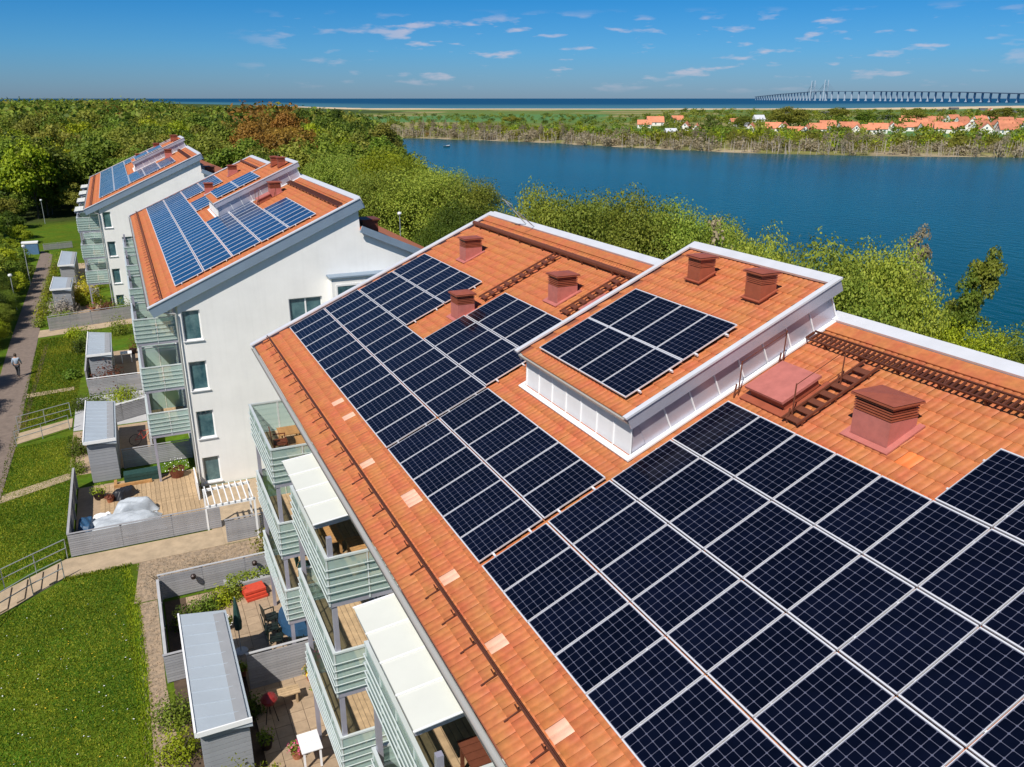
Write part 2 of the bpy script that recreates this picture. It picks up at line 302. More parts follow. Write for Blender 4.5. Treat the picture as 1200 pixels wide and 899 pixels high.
def npmesh(name, V, F, mats, smooth_=False):
    me = bpy.data.meshes.new(name); V = np.asarray(V, np.float32); F = np.asarray(F, np.int32); n, k = F.shape
    me.vertices.add(len(V)); me.vertices.foreach_set('co', V.ravel()); me.loops.add(n*k); me.loops.foreach_set('vertex_index', F.ravel())
    me.polygons.add(n); me.polygons.foreach_set('loop_start', np.arange(n, dtype=np.int32)*k); me.polygons.foreach_set('loop_total', np.full(n, k, np.int32))
    for m in (mats if isinstance(mats, (list, tuple)) else [mats]): me.materials.append(m)
    me.update(calc_edges=True)
    if smooth_: smooth(me)
    return me

# ------------------------------------------------------------------ apartment buildings
L_B = 35.8
CAM = np.array(cam.location); PIT, YAW = R(19.2196), R(25.1677)
FW = np.array([math.sin(YAW)*math.cos(PIT), math.cos(YAW)*math.cos(PIT), -math.sin(PIT)]); RT = np.array([math.cos(YAW), -math.sin(YAW), 0]); UP = np.cross(RT, FW)
ty = np.array([0, .02, .06, .125, .160, .18, .22, .285, .325]); tz = np.array([-.006, .008, .013, .008, -.004, .008, .013, .008, -.006]); NT = len(ty)
TV = np.concatenate([np.stack([np.zeros(NT), ty, tz+.030], 1), np.stack([np.full(NT, .385), ty, tz+.004], 1), np.stack([np.zeros(NT), ty, np.full(NT, -.005)], 1)])
TF = np.array([(i+1, i, i+NT, i+NT+1) for i in range(NT-1)] + [(i, i+1, i+2*NT+1, i+2*NT) for i in range(NT-1)])
TILE_ME = npmesh('roof_tile', TV, TF, M['tile1']); TILE_PALE = npmesh('roof_tile_pale', TV, TF, M['tilepale']); TILE_HOT = npmesh('roof_tile_hot', TV, TF, M['tilehot'])
def tile_field(parent, U0, U1, y0, y1, zoff=.0, singles=None, skip=(), special=()):
    U = np.arange(U0, U1-.1, .36); Y = np.arange(y0, y1-.2, .33)
    g = [(u, y+.165*(iu % 2)) for iu, u in enumerate(U) for y in Y if not any(a <= u <= b_-.36 and c <= y <= d-.33 for a, b_, c, d in skip)]
    rest = []
    for u, y in g:
        sp = [k for (su, sy, k) in special if abs(su-u-.18) < .18 and abs(sy-y-.165) < .165]
        if sp: link('roof_tile', TILE_PALE if sp[0] == 'p' else TILE_HOT, parent, (u, y, zoff), label='faded pale pink roof tile' if sp[0] == 'p' else 'bright orange replacement roof tile')
        elif singles and (round(float(u), 3), round(float(y), 3)) in singles: link('roof_tile', TILE_ME, parent, (float(u), float(y), zoff+random.uniform(0, .004)))
        else: rest.append((u, y))
    r = np.array(rest); n = len(r); off = np.concatenate([r, np.full((n, 1), zoff)], 1); off[:, 2] += rng.uniform(0, .005, n)
    V = (TV[None]+off[:, None]).reshape(-1, 3); F = (TF[None]+(np.arange(n)*3*NT)[:, None, None]).reshape(-1, 4)
    link('roof_tile', npmesh('roof_tiles', V, F, M['tile']), parent, kind='stuff')
def nearest_tiles(ex, yn, ez, blocked, limit=288):
    U = np.arange(0, 11.1, .36); Y = np.arange(0, L_B-.2, .33); out = []
    for iu, u in enumerate(U):
        for y in Y:
            y = y+.165*(iu % 2)
            if any(a <= u+.18 <= b_ and c <= y+.16 <= d for a, b_, c, d in blocked): continue
            P = np.array([ex+u*CS, yn+y, ez+u*SS])-CAM; d = P@FW
            if d < 1: continue
            px = 600+958.6*(P@RT)/d; py = 449.5-958.6*(P@UP)/d
            if -10 < px < 1210 and 0 < py < 910: out.append((np.linalg.norm(P), (round(float(u), 3), round(float(y), 3))))
    out.sort(); return set(k for _, k in out[:limit])

def chimney(b, He, U, y, wU, wy, big=1., dark=False, zadd=0.):
    """square ventilation chimney standing on the slope; U, y = lower near corner"""
    x = U*CS; z0 = He+U*SS+zadd; w_ = wU*CS; zt = z0+.72*big+w_*.2
    c = link('chimney', MB().box(x, x+w_, y, y+wy, z0-.25, zt-.30*big).mesh('chimney', M['redcap' if dark else 'pink']), b)
    h = zt-.30*big; m = M['redcap']; s_h = .30*big
    MB().box(x+.04, x+w_-.04, y+.04, y+wy-.04, h, h+s_h).obj('louvre_box', M['rust'], c)
    sl = MB(); k = 5
    for i in range(k):
        zz = h+.02+i*(s_h-.03)/k; sl.box(x-.004, x+w_+.004, y-.004, y+wy+.004, zz, zz+.026)
    sl.obj('louvre_slats', m, c)
    cp = MB(); e_ = .06; h2 = h+s_h
    cp.box(x-e_, x+w_+e_, y-e_, y+wy+e_, h2, h2+.035); k0 = len(cp.v)
    cp.poly([(x-e_, y-e_, h2+.052), (x+w_+e_, y-e_, h2+.052), (x+w_/2, y+wy/2, h2+.09)]); cp.poly([(x+w_+e_, y-e_, h2+.052), (x+w_+e_, y+wy+e_, h2+.052), (x+w_/2, y+wy/2, h2+.09)])
    cp.poly([(x+w_+e_, y+wy+e_, h2+.052), (x-e_, y+wy+e_, h2+.052), (x+w_/2, y+wy/2, h2+.09)]); cp.poly([(x-e_, y+wy+e_, h2+.052), (x-e_, y-e_, h2+.052), (x+w_/2, y+wy/2, h2+.09)])
    cp.obj('chimney_cap', m, c)
    T = Matrix.Translation((x, y, z0)) @ Matrix.Rotation(-S, 4, 'Y')
    q = .05 if dark else .12
    MB().box(-q, wU+q, -q, 0, .045, .075, T=T).box(-q, wU+q, wy, wy+q, .045, .075, T=T).box(-q, -.0, 0, wy, .045, .075, T=T).obj('flashing_apron', M['redcap' if dark else 'pink'], c)
    return c

def window(b, face, a, z0, w_, h, depth=.11, split=1, mats=('wframe', 'wglass'), sill=True, inside=None):
    """window in the plane y=face (gable, looking towards -y); a = left edge x"""
    f = MB(); t = .06; y = face+depth
    f.box(a, a+w_, y, y+.05, z0, z0+t).box(a, a+w_, y, y+.05, z0+h-t, z0+h).box(a, a+t, y, y+.05, z0+t, z0+h-t).box(a+w_-t, a+w_, y, y+.05, z0+t, z0+h-t)
    for i in range(1, split): xx = a+w_*i/split; f.box(xx-.04, xx+.04, y-.004, y+.052, z0+t, z0+h-t)
    o = f.obj('window', M[mats[0]], b)
    MB().box(a+t-.005, a+w_-t+.005, y+.025, y+.04, z0+t-.005, z0+h-t+.005).obj('pane', M[mats[1]], o)
    if sill: MB().box(a-.05, a+w_+.05, face-.07, y-.003, z0-.05, z0-.003).obj('sill', M['flash'], o)
    return o

def balcony(b, He, y0, y1, slab, canopy=False, posts=True, deck='deck', xo=-.84, xi=1.14, top_post=None):
    """one balcony of a stack; slab = underside relative to the eave"""
    z = He+slab; zf = z+.20; zr = z+1.38
    fl = MB().box(xo, xi, y0, y1, z, zf); f = fl.obj('balcony', M['lilac'], b)
    n = int((y1-y0-.1)/.145); d = MB()
    for i in range(int((xi-xo-.12)/.145)): d.box(xo+.08+i*.145, xo+.08+i*.145+.132, y0+.07, y1-.07, zf+.003, zf+.03)
    d.obj('deck_board', M[deck], f)
    fr = MB()
    fr.box(xo-.03, xo+.05, y0-.03, y1+.03, zr-.05, zr, 0)                       # top rails
    fr.box(xo+.05, xi, y0-.03, y0+.04, zr-.05, zr).box(xo+.05, xi, y1-.04, y1+.03, zr-.05, zr)
    m = 4
    for i in range(m+1):
        yy = y0+(y1-y0)*i/m; fr.box(xo-.02, xo+.02, yy-.018, yy+.018, z+.05, zr-.05)
    for xx in (xo+(xi-xo)*.5, xi-.03):
        fr.box(xx-.018, xx+.018, y0-.02, y0+.02, z+.05, zr-.05); fr.box(xx-.018, xx+.018, y1-.02, y1+.02, z+.05, zr-.05)
    fr.obj('railing_frame', M['railm'], f)
    rl = MB()
    for k in range(5):
        zz = z+.22+k*.21; rl.box(xo-.062, xo-.038, y0-.06, y1+.06, zz, zz+.014); rl.box(xo-.038, xi, y0-.062, y0-.038, zz, zz+.014); rl.box(xo-.038, xi, y1+.038, y1+.062, zz, zz+.014)
    rl.obj('railing_bars', M['railm'], f)
    for i in range(m):
        ya = y0+(y1-y0)*i/m+.03; yb = y0+(y1-y0)*(i+1)/m-.03
        MB().box(xo-.006, xo+.006, ya, yb, z+.12, zr-.06).obj('glass_panel', M['bglass'], f)
    for xa, xb in ((xo+.03, xo+(xi-xo)*.5-.03), (xo+(xi-xo)*.5+.03, xi-.05)):
        MB().box(xa, xb, y0-.006, y0+.006, z+.12, zr-.06).obj('glass_panel', M['bglass'], f)
        MB().box(xa, xb, y1-.006, y1+.006, z+.12, zr-.06).obj('glass_panel', M['bglass'], f)
    zt = He+(-.52 if canopy else slab+2.62)
    if posts:
        for yy in (y0+.08, y1-.08):
            for xx in (xo+.12,):
                MB().box(xx-.06, xx+.06, yy-.06, yy+.06, zf, min(He-.40, z+2.62)).obj('post', M['lilac'], f)
    if canopy:
        xq = xo-.12; ya, yb = y0+.55, y1+.3; za, zb = He-.27, He-.12
        k = 4
        for i in range(k):
            a = ya+(yb-ya)*i/k+.012; c = ya+(yb-ya)*(i+1)/k-.012
            MB().poly([(xq, a, za), (xi-.6, a, zb), (xi-.6, c, zb), (xq, c, za)]).poly([(xq, a, za-.02), (xq, c, za-.02), (xi-.6, c, zb-.02), (xi-.6, a, zb-.02)]).poly([(xq, a, za), (xq, c, za), (xq, c, za-.02), (xq, a, za-.02)]).obj('canopy_panel', M['canopy'], f)
        g = MB(); sl = (zb-za)/(xi-.6-xq)
        T = Matrix.Translation((xq, 0, za)) @ Matrix.Rotation(-math.atan(sl), 4, 'Y'); ln = math.hypot(xi-.6-xq, zb-za)
        for i in range(k+1):
            yy = ya+(yb-ya)*i/k; MB().box(-.02, ln, yy-.02, yy+.02, .004, .022, T=T).obj('canopy_bar', M['white'], f)
        g = MB(); g.box(xq+.02, xq+.14, ya+.05, yb-.05, za-.13, za-.025)
        for yy in (ya+.07, yb-.17): g.box(.1, ln, yy, yy+.1, -.16, -.03, T=T)
        g.obj('canopy_beam', M['lilac'], f)
    return f

def facade_door(b, He, y0, y1, slab):
    x = 1.16; z = He+slab+.23; f = MB(); t = .07; X0 = x-.045
    f.box(X0, x-.001, y0, y1, z, z+t).box(X0, x-.001, y0, y1, z+2.1-t, z+2.1)
    n = 4
    for i in range(n+1): yy = y0+(y1-y0-t)*i/n; f.box(X0, x-.001, yy, yy+t, z+t, z+2.1-t)
    o = f.obj('balcony_door', M['wframe'], b)
    for i in range(n):
        a = y0+(y1-y0-t)*i/n+t; c = y0+(y1-y0-t)*(i+1)/n
        MB().box(x-.02, x-.008, a, c, z+t, z+2.1-t).obj('pane' if i else 'curtain', M['wglass' if i else 'curtain'], o)

def building(label, ex, yn, ez, gable, stacks, chims, raised, slab_levels, near=False, singles=None, special=(), extras=True):
    He = ez-G
    b = thing('apartment_building', label, 'apartment building', (ex, yn, G), group=None)
    # wall block
    tn = math.tan(S); prof = [(1.16, -.3), (16.5, -.3), (16.5, He+.25), (10.39, He+3.05), (10.33, He+10.33*tn-.19), (1.16, He+1.16*tn-.19)]
    wl = MB().prism(prof, 0, L_B, 'xz'); me = fix(wl.mesh('wall', M['render']))
    o = link('wall', me, b)
    if gable:
        cut = MB()
        for (a, z0, w_, h, sp) in gable: cut.box(a, a+w_, -.5, .17, He+z0, He+z0+h)
        co = link('cutter', fix(cut.mesh('cutter', M['render']))); co.parent = b
        md = o.modifiers.new('cut', 'BOOLEAN'); md.object = co; md.solver = 'EXACT'; md.operation = 'DIFFERENCE'
        bpy.context.view_layer.update(); dg = bpy.context.evaluated_depsgraph_get(); ev = bpy.data.meshes.new_from_object(o.evaluated_get(dg))
        o.modifiers.clear(); o.data = ev; bpy.data.objects.remove(co)
        for (a, z0, w_, h, sp) in gable: window(b, 0, a+.001, He+z0+.001, w_-.002, h-.002, split=sp)
    # roof
    rf = MB().box(-.02, 11.3, -.0, L_B, -.2, -.012).obj('roof', M['underlay'], b); rf.location = (0, 0, He); rf.rotation_euler = (0, -S, 0)
    ra, rb = raised
    tile_field(rf, 0, 11.25, 0, L_B, 0., singles, skip=[(5.75, 11.6, ra+.1, rb-.1)], special=special)
    MB().box(-.1, 11.42, -.2, -.004, -.42, .075).obj('verge_fascia', M['fascia'], rf); MB().box(-.1, 11.42, L_B+.004, L_B+.2, -.42, .075).obj('verge_fascia', M['fascia'], rf)
    MB().box(-.12, 11.46, -.24, .05, .078, .125).obj('verge_cap', M['flash'], rf); MB().box(-.12, 11.46, L_B-.05, L_B+.24, .078, .125).obj('verge_cap', M['flash'], rf)
    MB().box(11.20, 11.52, .05, L_B-.05, .05, .13).box(11.45, 11.52, .05, L_B-.05, -.5, .05).obj('ridge_flashing', M['flash'], rf)
    # band of bent metal below the ridge flashing
    MB().box(10.86, 11.19, .06, ra-.1, .05, .075).box(10.86, 11.19, rb+.1, L_B-.06, .05, .075).obj('ridge_tile_band', M['tile'], rf)
    g = MB()
    for k in range(8):
        t0 = math.pi+math.pi*k/8; t1 = math.pi+math.pi*(k+1)/8
        for q in (0, .012):
            r = .075-q
            g.poly([(-.10+math.cos(t0)*r, -.02, -.03+math.sin(t0)*r), (-.10+math.cos(t0)*r, L_B+.02, -.03+math.sin(t0)*r), (-.10+math.cos(t1)*r, L_B+.02, -.03+math.sin(t1)*r), (-.10+math.cos(t1)*r, -.02, -.03+math.sin(t1)*r)])
    gu = g.obj('gutter', M['gutter'], b); gu.location = (0, 0, He)
    MB().tube((1.06, -.09, .1), (1.06, -.09, He-.35), .05, n=8).tube((1.06, -.09, He-.35), (-.08, -.09, He-.1), .045, n=8).obj('downpipe', M['gutter'], b)
    # snow guard along the eave
    sg = MB().tube((.62, .15, .19), (.62, L_B-.15, .19), .022).tube((.66, .15, .11), (.66, L_B-.15, .11), .012).obj('snow_guard', M['guard'], rf)
    br = MB(); br.box(.28, .66, -.012, .012, .045, .06).box(.55, .575, -.012, .012, .06, .22).tube((.66, 0, .06), (.60, 0, .21), .012, n=4); bm_ = br.mesh('bracket', M['guard'])
    yy = .5
    while yy < L_B-.2:
        link('bracket', bm_, sg, (0, yy, 0)); yy += .92
    # walkway grating under the ridge, interrupted by the raised roof
    for a, c in ((.1, ra-.15), (rb+.15, L_B-.2)):
        wk = MB().box(10.28, 10.31, a, c, .16, .20).box(10.56, 10.59, a, c, .18, .22) if a < 1 else MB().tube((10.42, a, .17), (10.42, c, .17), .085, n=8)
        wo = wk.obj('roof_walkway' if a < 1 else 'ridge_guard_pipe', M['guard' if a < 1 else 'rust'], rf); gr = MB(); yy = a+.05
        if a < 1:
            while yy < c: gr.box(10.311, 10.559, yy, yy+.04, .15, .20); yy += .13
            gr.obj('walkway_grating', M['guard'], wo, kind='stuff'); gr = MB(); yy = a+.3
        while yy < c: gr.box(10.29, 10.33, yy, yy+.04, .04, .16).tube((10.3, yy, .06), (10.55, yy, .18), .014, n=4); yy += .95
        gr.obj('walkway_bracket', M['guard'], wo, kind='stuff')
    # back slope
    bs = MB().box(0, 7.1, -.18, L_B+.18, -.2, 0).obj('back_roof', M['tile'], b); bs.location = (10.45, 0, He+3.25); bs.rotation_euler = (0, R(24.4), 0)
    MB().box(-.02, 7.12, -.30, -.184, -.3, .05).obj('back_fascia', M['fascia'], bs)
    # raised roof section
    rr = fix(MB().prism([(5.45, .03), (5.83, .85), (11.36, .85), (11.36, .03)], ra, rb, 'xz').mesh('raised_roof', M['clad'])); rr = link('raised_roof', rr, rf)
    MB().box(5.66, 11.50, ra-.10, rb+.10, .855, .92).obj('raised_roof_deck', M['underlay'], rr)
    tile_field(rr, 5.62, 11.3, ra-.06, rb+.08, .925)
    for ya, yb in ((ra-.14, ra-.105), (rb+.105, rb+.14)):
        MB().box(5.60, 11.56, ya, yb, .70, .98).obj('raised_fascia', M['clad'], rr)
    MB().box(5.56, 11.6, ra-.17, ra-.03, .985, 1.03).obj('raised_cap', M['flash'], rr); MB().box(5.56, 11.6, rb+.03, rb+.17, .985, 1.03).obj('raised_cap', M['flash'], rr); MB().box(11.3, 11.6, ra-.025, rb+.025, .98, 1.035).obj('raised_cap', M['flash'], rr)
    MB().box(5.58, 5.655, ra-.10, rb+.10, .83, .90).obj('raised_gutter', M['gutter'], rr)
    n = 7; wy = (rb-ra)/n; T = Matrix.Translation((5.42, 0, .03)) @ Matrix.Rotation(-math.atan2(.34, .70)+0, 4, 'Y')
    ang = math.atan2(.34, .70)
    for i in range(n):                                          # front cladding, upright in the world
        a = ra+i*wy+.012; c = ra+(i+1)*wy-.012
        MB().poly([(5.435, a, .04), (5.435+.37, a, .84), (5.435+.37, c, .84), (5.435, c, .04)][::-1]).obj('cladding_panel', M['cladf'], rr)
    sm = MB()
    for i in range(n+1):
        yy = min(max(ra+i*wy, ra+.015), rb-.015); sm.prism([(5.41, .04), (5.41+.37, .84), (5.435+.37, .84), (5.435, .04)], yy-.014, yy+.014, 'xz')
    sm.obj('cladding_seam', M['white'], rr)
    n = 8; du = (11.3-5.8)/n
    for side, yp in ((-1, ra), (1, rb)):
        sm = MB()
        for i in range(n):
            a = 5.82+i*du+.02; c = 5.82+(i+1)*du-.02
            MB().box(a, c, min(yp, yp+side*.016), max(yp, yp+side*.016), .05, .695).obj('cladding_panel', M['clad'], rr)
            sm.box(c+.005, c+.035, min(yp+side*.001, yp+side*.035), max(yp+side*.001, yp+side*.035), .05, .695)
        sm.obj('cladding_seam', M['white'], rr)
    MB().box(5.26, 11.4, ra-.13, ra-.02, .05, .095).box(5.26, 11.4, rb+.02, rb+.13, .05, .095).box(5.26, 5.385, ra-.02, rb+.02, .05, .095).obj('base_flashing', M['white'], rr)
    for c in chims:
        chimney(b, He, *c)
    for (y0, y1, levels) in stacks:
        for li, lv in enumerate(levels):
            balcony(b, He, y0, y1, lv['z'], lv.get('canopy', False), deck=lv.get('deck', 'deck'), posts=not lv.get('open', False))
        for zz in slab_levels: facade_door(b, He, y0+.25, y1-.25, zz)
        # ground-level supports
        for yy in (y0+.08, y1-.08): MB().box(-.78, -.66, yy-.06, yy+.06, -.1, He+levels[-1]['z']-.002).obj('support_post', M['lilac'], b)
    return b, rf, He

def hatch(b, rf, U, y, wU=.95, wy=1.0):
    T = None
    h = MB().box(U, U+wU, y, y+wy, .03, .27).obj('roof_hatch', M['redcap'], rf)
    MB().box(U-.06, U+wU+.06, y-.06, y+wy+.06, .272, .33).obj('hatch_lid', M['pink'], h)
    fl = MB().box(U-.2, U+wU+.2, y-.16, y-.005, .05, .08).box(U-.2, U-.005, y-.005, y+wy+.005, .05, .08).box(U-.2, U+wU+.2, y+wy+.005, y+wy+.16, .05, .08); fl.obj('hatch_flashing', M['redcap'], h)
    gd = MB()
    for uu, yy in ((U-.12, y-.3), (U-.12, y+wy+.3), (U+wU+.25, y+wy+.35), (U+wU+.25, y-.3)):
        gd.tube((uu, yy, .05), (uu+.33, yy, .72), .016); gd.tube((uu-.12, yy, .06), (uu+.04, yy, .3), .02)
    for yy in (y-.3, y+wy+.3): gd.tube((U+.2, yy, .70), (U+wU+.57, yy+.02, .70), .008, n=4)
    gd.obj('hatch_guard', M['rust'], h)
def ladder(rf, U0, U1, y, w_=.36, step=.31):
    l = MB().box(U0, U1, y-w_/2-.035, y-w_/2, .12, .17).box(U0, U1, y+w_/2, y+w_/2+.035, .12, .17).obj('roof_ladder', M['rust'], rf)
    rg = MB().box(-.07, .07, -w_/2+.001, w_/2-.001, .125, .15).mesh('rung', M['rust']); u = U0+.1
    while u < U1: link('rung', rg, l, (u, y, 0)); u += step
    ft = MB(); u = U0+.12
    while u < U1: ft.box(u-.02, u+.02, y-w_/2-.03, y-w_/2-.005, .04, .12).box(u-.02, u+.02, y+w_/2+.005, y+w_/2+.03, .04, .12); u += .9
    ft.obj('ladder_foot', M['rust'], l, kind='stuff')

LV1 = [-2.28, -4.95, -7.55]          # undersides of the balcony slabs below the eave
LV2 = [-2.15, -4.65, -7.1]
LVA = [-2.55, -5.2, -7.75]
B1 = dict(ex=-1.39, yn=-15.9, ez=-.61)
B2 = dict(ex=-4.86, yn=28.9, ez=-.73)
B3 = dict(ex=-8.51, yn=71.8, ez=-.85)
yy1 = 15.9
blocked = [(1.5, 4.7, 3.8, 35.4), (4.7, 7.85, 29.1, 35.4), (4.7, 7.85, 22.3, 27.4), (4.7, 7.85, 3.8, 15.9), (7.8, 9.42, 3.8, 10.9), (5.3, 11.6, 16.3, 21.3)]
sing = nearest_tiles(blocked=blocked, **B1)
PALE = [(1.37, 9.66), (.96, 6.44), (1.15, 3.98), (1.37, 3.70), (.91, .53), (.95, -1.8), (.93, -4.16), (1.37, 10.95)]
spec1 = [(u, y+yy1, 'p') for u, y in PALE]+[(8.61, -4.15+yy1, 'h')]
def lv(zs, **k): return [dict(z=z, **(k if i == 0 else {})) for i, z in enumerate(zs)]
b1, rf1, He1 = building('large nearest apartment building with orange tiled roof, glass balconies and white metal raised roof section', **B1, gable=None, near=True,
    stacks=[(4.9, 8.9, lv(LV1, canopy=True)), (12.75, 16.75, lv(LV1, canopy=True)), (20.2, 24.45, lv(LV1, canopy=True)), (27.9, 32.4, lv(LVA, open=True))],
    chims=[(8.37, 16.25+yy1, .75, .62), (5.97, 11.58+yy1, .66, .62), (8.33, 8.72+yy1, .76, .62), (8.43, -3.55+yy1, .74, .84, .95),
           (9.62, 3.45+yy1, .5, .5, .72, True, 1.08), (9.6, 1.22+yy1, .5, .52, .76, True, 1.08)],
    raised=(16.3, 21.3), slab_levels=LV1, singles=sing, special=spec1)
hatch(b1, rf1, 8.26, -1.2+yy1); ladder(rf1, 8.0, 10.26, -1.62+yy1); ladder(rf1, 7.15, 10.3, 11.98+yy1); ladder(rf1, 8.05, 10.3, 7.78+yy1)
MB().box(8.35, 9.3, 6.35+yy1, 7.3+yy1, .03, .24).obj('roof_hatch', M['pink'], rf1)
aer = MB().tube((11.3, 16.3+yy1, .1), (11.3-.35, 16.6+yy1, 1.25), .02).tube((11.3, 15.6+yy1, .1), (11.3-.55, 15.3+yy1, 1.1), .02)
aer.tube((11.0, 16.2+yy1, 1.15), (11.0, 17.0+yy1, 1.3), .012); aer.obj('aerial', M['pole'], rf1)
gab = [(1.30, -1.79, .86, 1.52, 1), (1.33, -4.39, .84, 1.52, 1), (1.36, -7.0, .84, 1.5, 1), (1.36, -9.48, .84, 1.42, 1), (6.46, -1.52, 1.7, 1.34, 2), (6.46, -4.2, 1.7, 1.34, 2), (6.46, -6.8, 1.7, 1.34, 2), (6.46, -9.4, 1.7, 1.34, 2)]
ch2 = [(8.45, 30.3, .75, .65), (5.96, 26.8, .66, .62), (8.76, 12.2, .75, .84, 1.1), (10.05, 15.3, .5, .5, .75, True, 1.08), (9.9, 17.1, .5, .5, .75, True, 1.08)]
b2, rf2, He2 = building('white gabled apartment building in the middle with blue solar panels', **B2, gable=gab,
    stacks=[(1.35, 5.2, lv(LV2)), (9.0, 12.9, lv(LV2)), (16.6, 20.6, lv(LV2)), (24.2, 28.2, lv(LV2))], chims=ch2, raised=(14.0, 19.2), slab_levels=LV2)
gab3 = [(1.0+.36, -1.69, .70, 1.45, 1), (1.38, -4.35, .7, 1.4, 1), (1.40, -6.9, .7, 1.4, 1), (1.4, -9.4, .7, 1.4, 1), (2.7, -3.2, 1.6, .6, 2), (2.7, -4.72, 1.6, .75, 2), (6.46, -1.52, 1.7, 1.34, 2)]
b3, rf3, He3 = building('farthest white apartment building with pale canopies over its balconies', **B3, gable=gab3,
    stacks=[(1.2, 5.0, lv(LV2, canopy=True)), (9.0, 12.9, lv(LV2, canopy=True)), (16.6, 20.6, lv(LV2, canopy=True)), (24.2, 28.2, lv(LV2, canopy=True))], chims=ch2, raised=(14.0, 19.0), slab_levels=LV2)
hatch(b2, rf2, 8.0, 13.0-.9, .8, .8)
# covered bay on the gable of the middle building, and its back-slope chimneys
for bb, He in ((b2, He2),):
    bay = MB().box(8.55, 12.2, -.75, -.004, .0, He+.82).obj('bay', M['render'], bb)
    MB().box(8.45, 12.3, -.85, -.003, He+.823, He+.90).obj('bay_flashing', M['fascia'], bay)
    for zz in (He-.75, He-3.4, He-6.0):
        f = MB().box(8.75, 12.0, -.79, -.755, zz+1.15, zz+1.25).box(8.75, 12.0, -.79, -.755, zz-.1, zz).box(8.75, 8.83, -.79, -.755, zz, zz+1.15).box(10.9, 10.98, -.79, -.755, zz, zz+1.15).box(11.92, 12.0, -.79, -.755, zz, zz+1.15).obj('window', M['wframe'], bay)
        MB().box(8.83, 11.92, -.77, -.756, zz, zz+1.15).obj('pane', M['wglass'], f)
for bb, He in ((b2, He2), (b3, He3)):
    MB().box(10.9, 11.7, 1.2, 2.2, He+2.2, He+3.35).box(10.8, 11.8, 1.1, 2.3, He+3.353, He+3.42).obj('chimney', M['rust'], bb)

# ------------------------------------------------------------------ solar arrays
PW, PL, PY, PU = .984, 1.545, 1.01, 1.577
def panel_meshes():
    t = .035; fr = MB(); w_ = .016
    s_ = .008; w_ = .024
    fr.box(0, w_, 0, PW, 0, t).box(PL-w_, PL, 0, PW, 0, t).box(w_, PL-w_, 0, s_, 0, t).box(w_, PL-w_, PW-s_, PW, 0, t)
    bs = MB().box(w_, PL-w_, s_, PW-s_, .006, t-.010)
    ce = MB(); mu, my = .006, .006; du = (PL-2*w_-2*mu)/10; dy = (PW-2*s_-2*my)/6; g = .0042; c = .013
    for i in range(10):
        for j in range(6):
            a = w_+mu+i*du+g; b_ = w_+mu+(i+1)*du-g; d = s_+my+j*dy+g; e_ = s_+my+(j+1)*dy-g
            ce.poly([(a+c, d, t-.0085), (b_-c, d, t-.0085), (b_, d+c, t-.0085), (b_, e_-c, t-.0085), (b_-c, e_, t-.0085), (a+c, e_, t-.0085), (a, e_-c, t-.0085), (a, d+c, t-.0085)])
    return fr.mesh('panel_frame', M['frame']), bs.mesh('solar_panel', M['backsheet']), ce.mesh('solar_cell', M['cell'])
PFR, PBS, PCE = panel_meshes()
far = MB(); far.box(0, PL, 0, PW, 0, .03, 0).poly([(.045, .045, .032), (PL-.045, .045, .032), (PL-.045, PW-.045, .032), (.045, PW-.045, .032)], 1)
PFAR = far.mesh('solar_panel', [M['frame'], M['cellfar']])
def array(label, B, blocks, n=.115, detail=True, rails=()):
    """blocks: (row U, far y world, count). Frame: the slope of building B"""
    U0 = min(b_[0] for b_ in blocks); y0 = min(b_[1]-b_[2]*PY for b_ in blocks)
    loc = (B['ex']+U0*CS-n*SS, y0, B['ez']+U0*SS+n*CS)
    a = thing('solar_array', label, 'solar panels', loc); a.rotation_euler = (0, -S, 0)
    for U, yf, k in blocks:
        for i in range(k):
            y = yf-(i+1)*PY-y0+(PY-PW)/2; p = (U-U0+random.uniform(-.003, .003), y+random.uniform(-.002, .002), 0)
            r = (random.uniform(-.0025, .0025), random.uniform(-.0025, .0025), 0)
            if detail:
                o = link('solar_panel', PBS, a, p, r); link('panel_frame', PFR, o); link('solar_cell', PCE, o)
            else: link('solar_panel', PFAR, a, p, r)
        for du in (.34, 1.2):
            ext = dict(rails).get((U, yf), (0, 0)) if rails else (0, 0)
            MB().box(U-U0+du-.02, U-U0+du+.02, yf-k*PY-y0-.07-ext[0], yf-y0+.05+ext[1], -.055, -.006).obj('mounting_rail', M['frame'], a)
            ft = MB(); q = yf-k*PY+.3
            while q < yf: ft.box(U-U0+du-.03, U-U0+du+.03, q-y0-.02, q-y0+.02, -.09, -.056); q += 1.35
            ft.obj('mounting_foot', M['rust'], a)
r0, r1, r2, r3, r4 = [1.52+PU*i for i in range(5)]
array('dark solar array at the far gable end of the near roof, stepping round two chimneys', B1, [(r0, 19.45, 13), (r1, 19.45, 13), (r2, 19.35, 6), (r3, 19.35, 6), (r2, 11.45, 5), (r3, 11.35, 5)])
array('two-row dark solar array in the middle of the near roof, below the raised section', B1, [(r0, 6.2, 6), (r1, 6.2, 6)], rails=[((r0, 6.2), (.2, .2)), ((r1, 6.2), (.2, .2))])
array('largest dark solar array filling the lower right foreground of the near roof', B1, [(r0, 0, 13), (r1, 0, 13), (r2, 0, 13), (r3, 0, 13), (r4, -5.05, 8)])
array('small dark solar array of eight panels on top of the white-sided raised roof', B1, [(5.97, 4.86, 4), (5.97+PU-.02, 4.86, 4)], n=.115+.94)
array('long blue solar array on the middle building roof, below its raised section', B2, [(r0-.08, 63.6, 33), (r1-.08, 63.6, 33), (r2-.08, 43.4, 13), (r3-.08, 43.3, 13), (r4-.08, 38.2, 8)], detail=False)
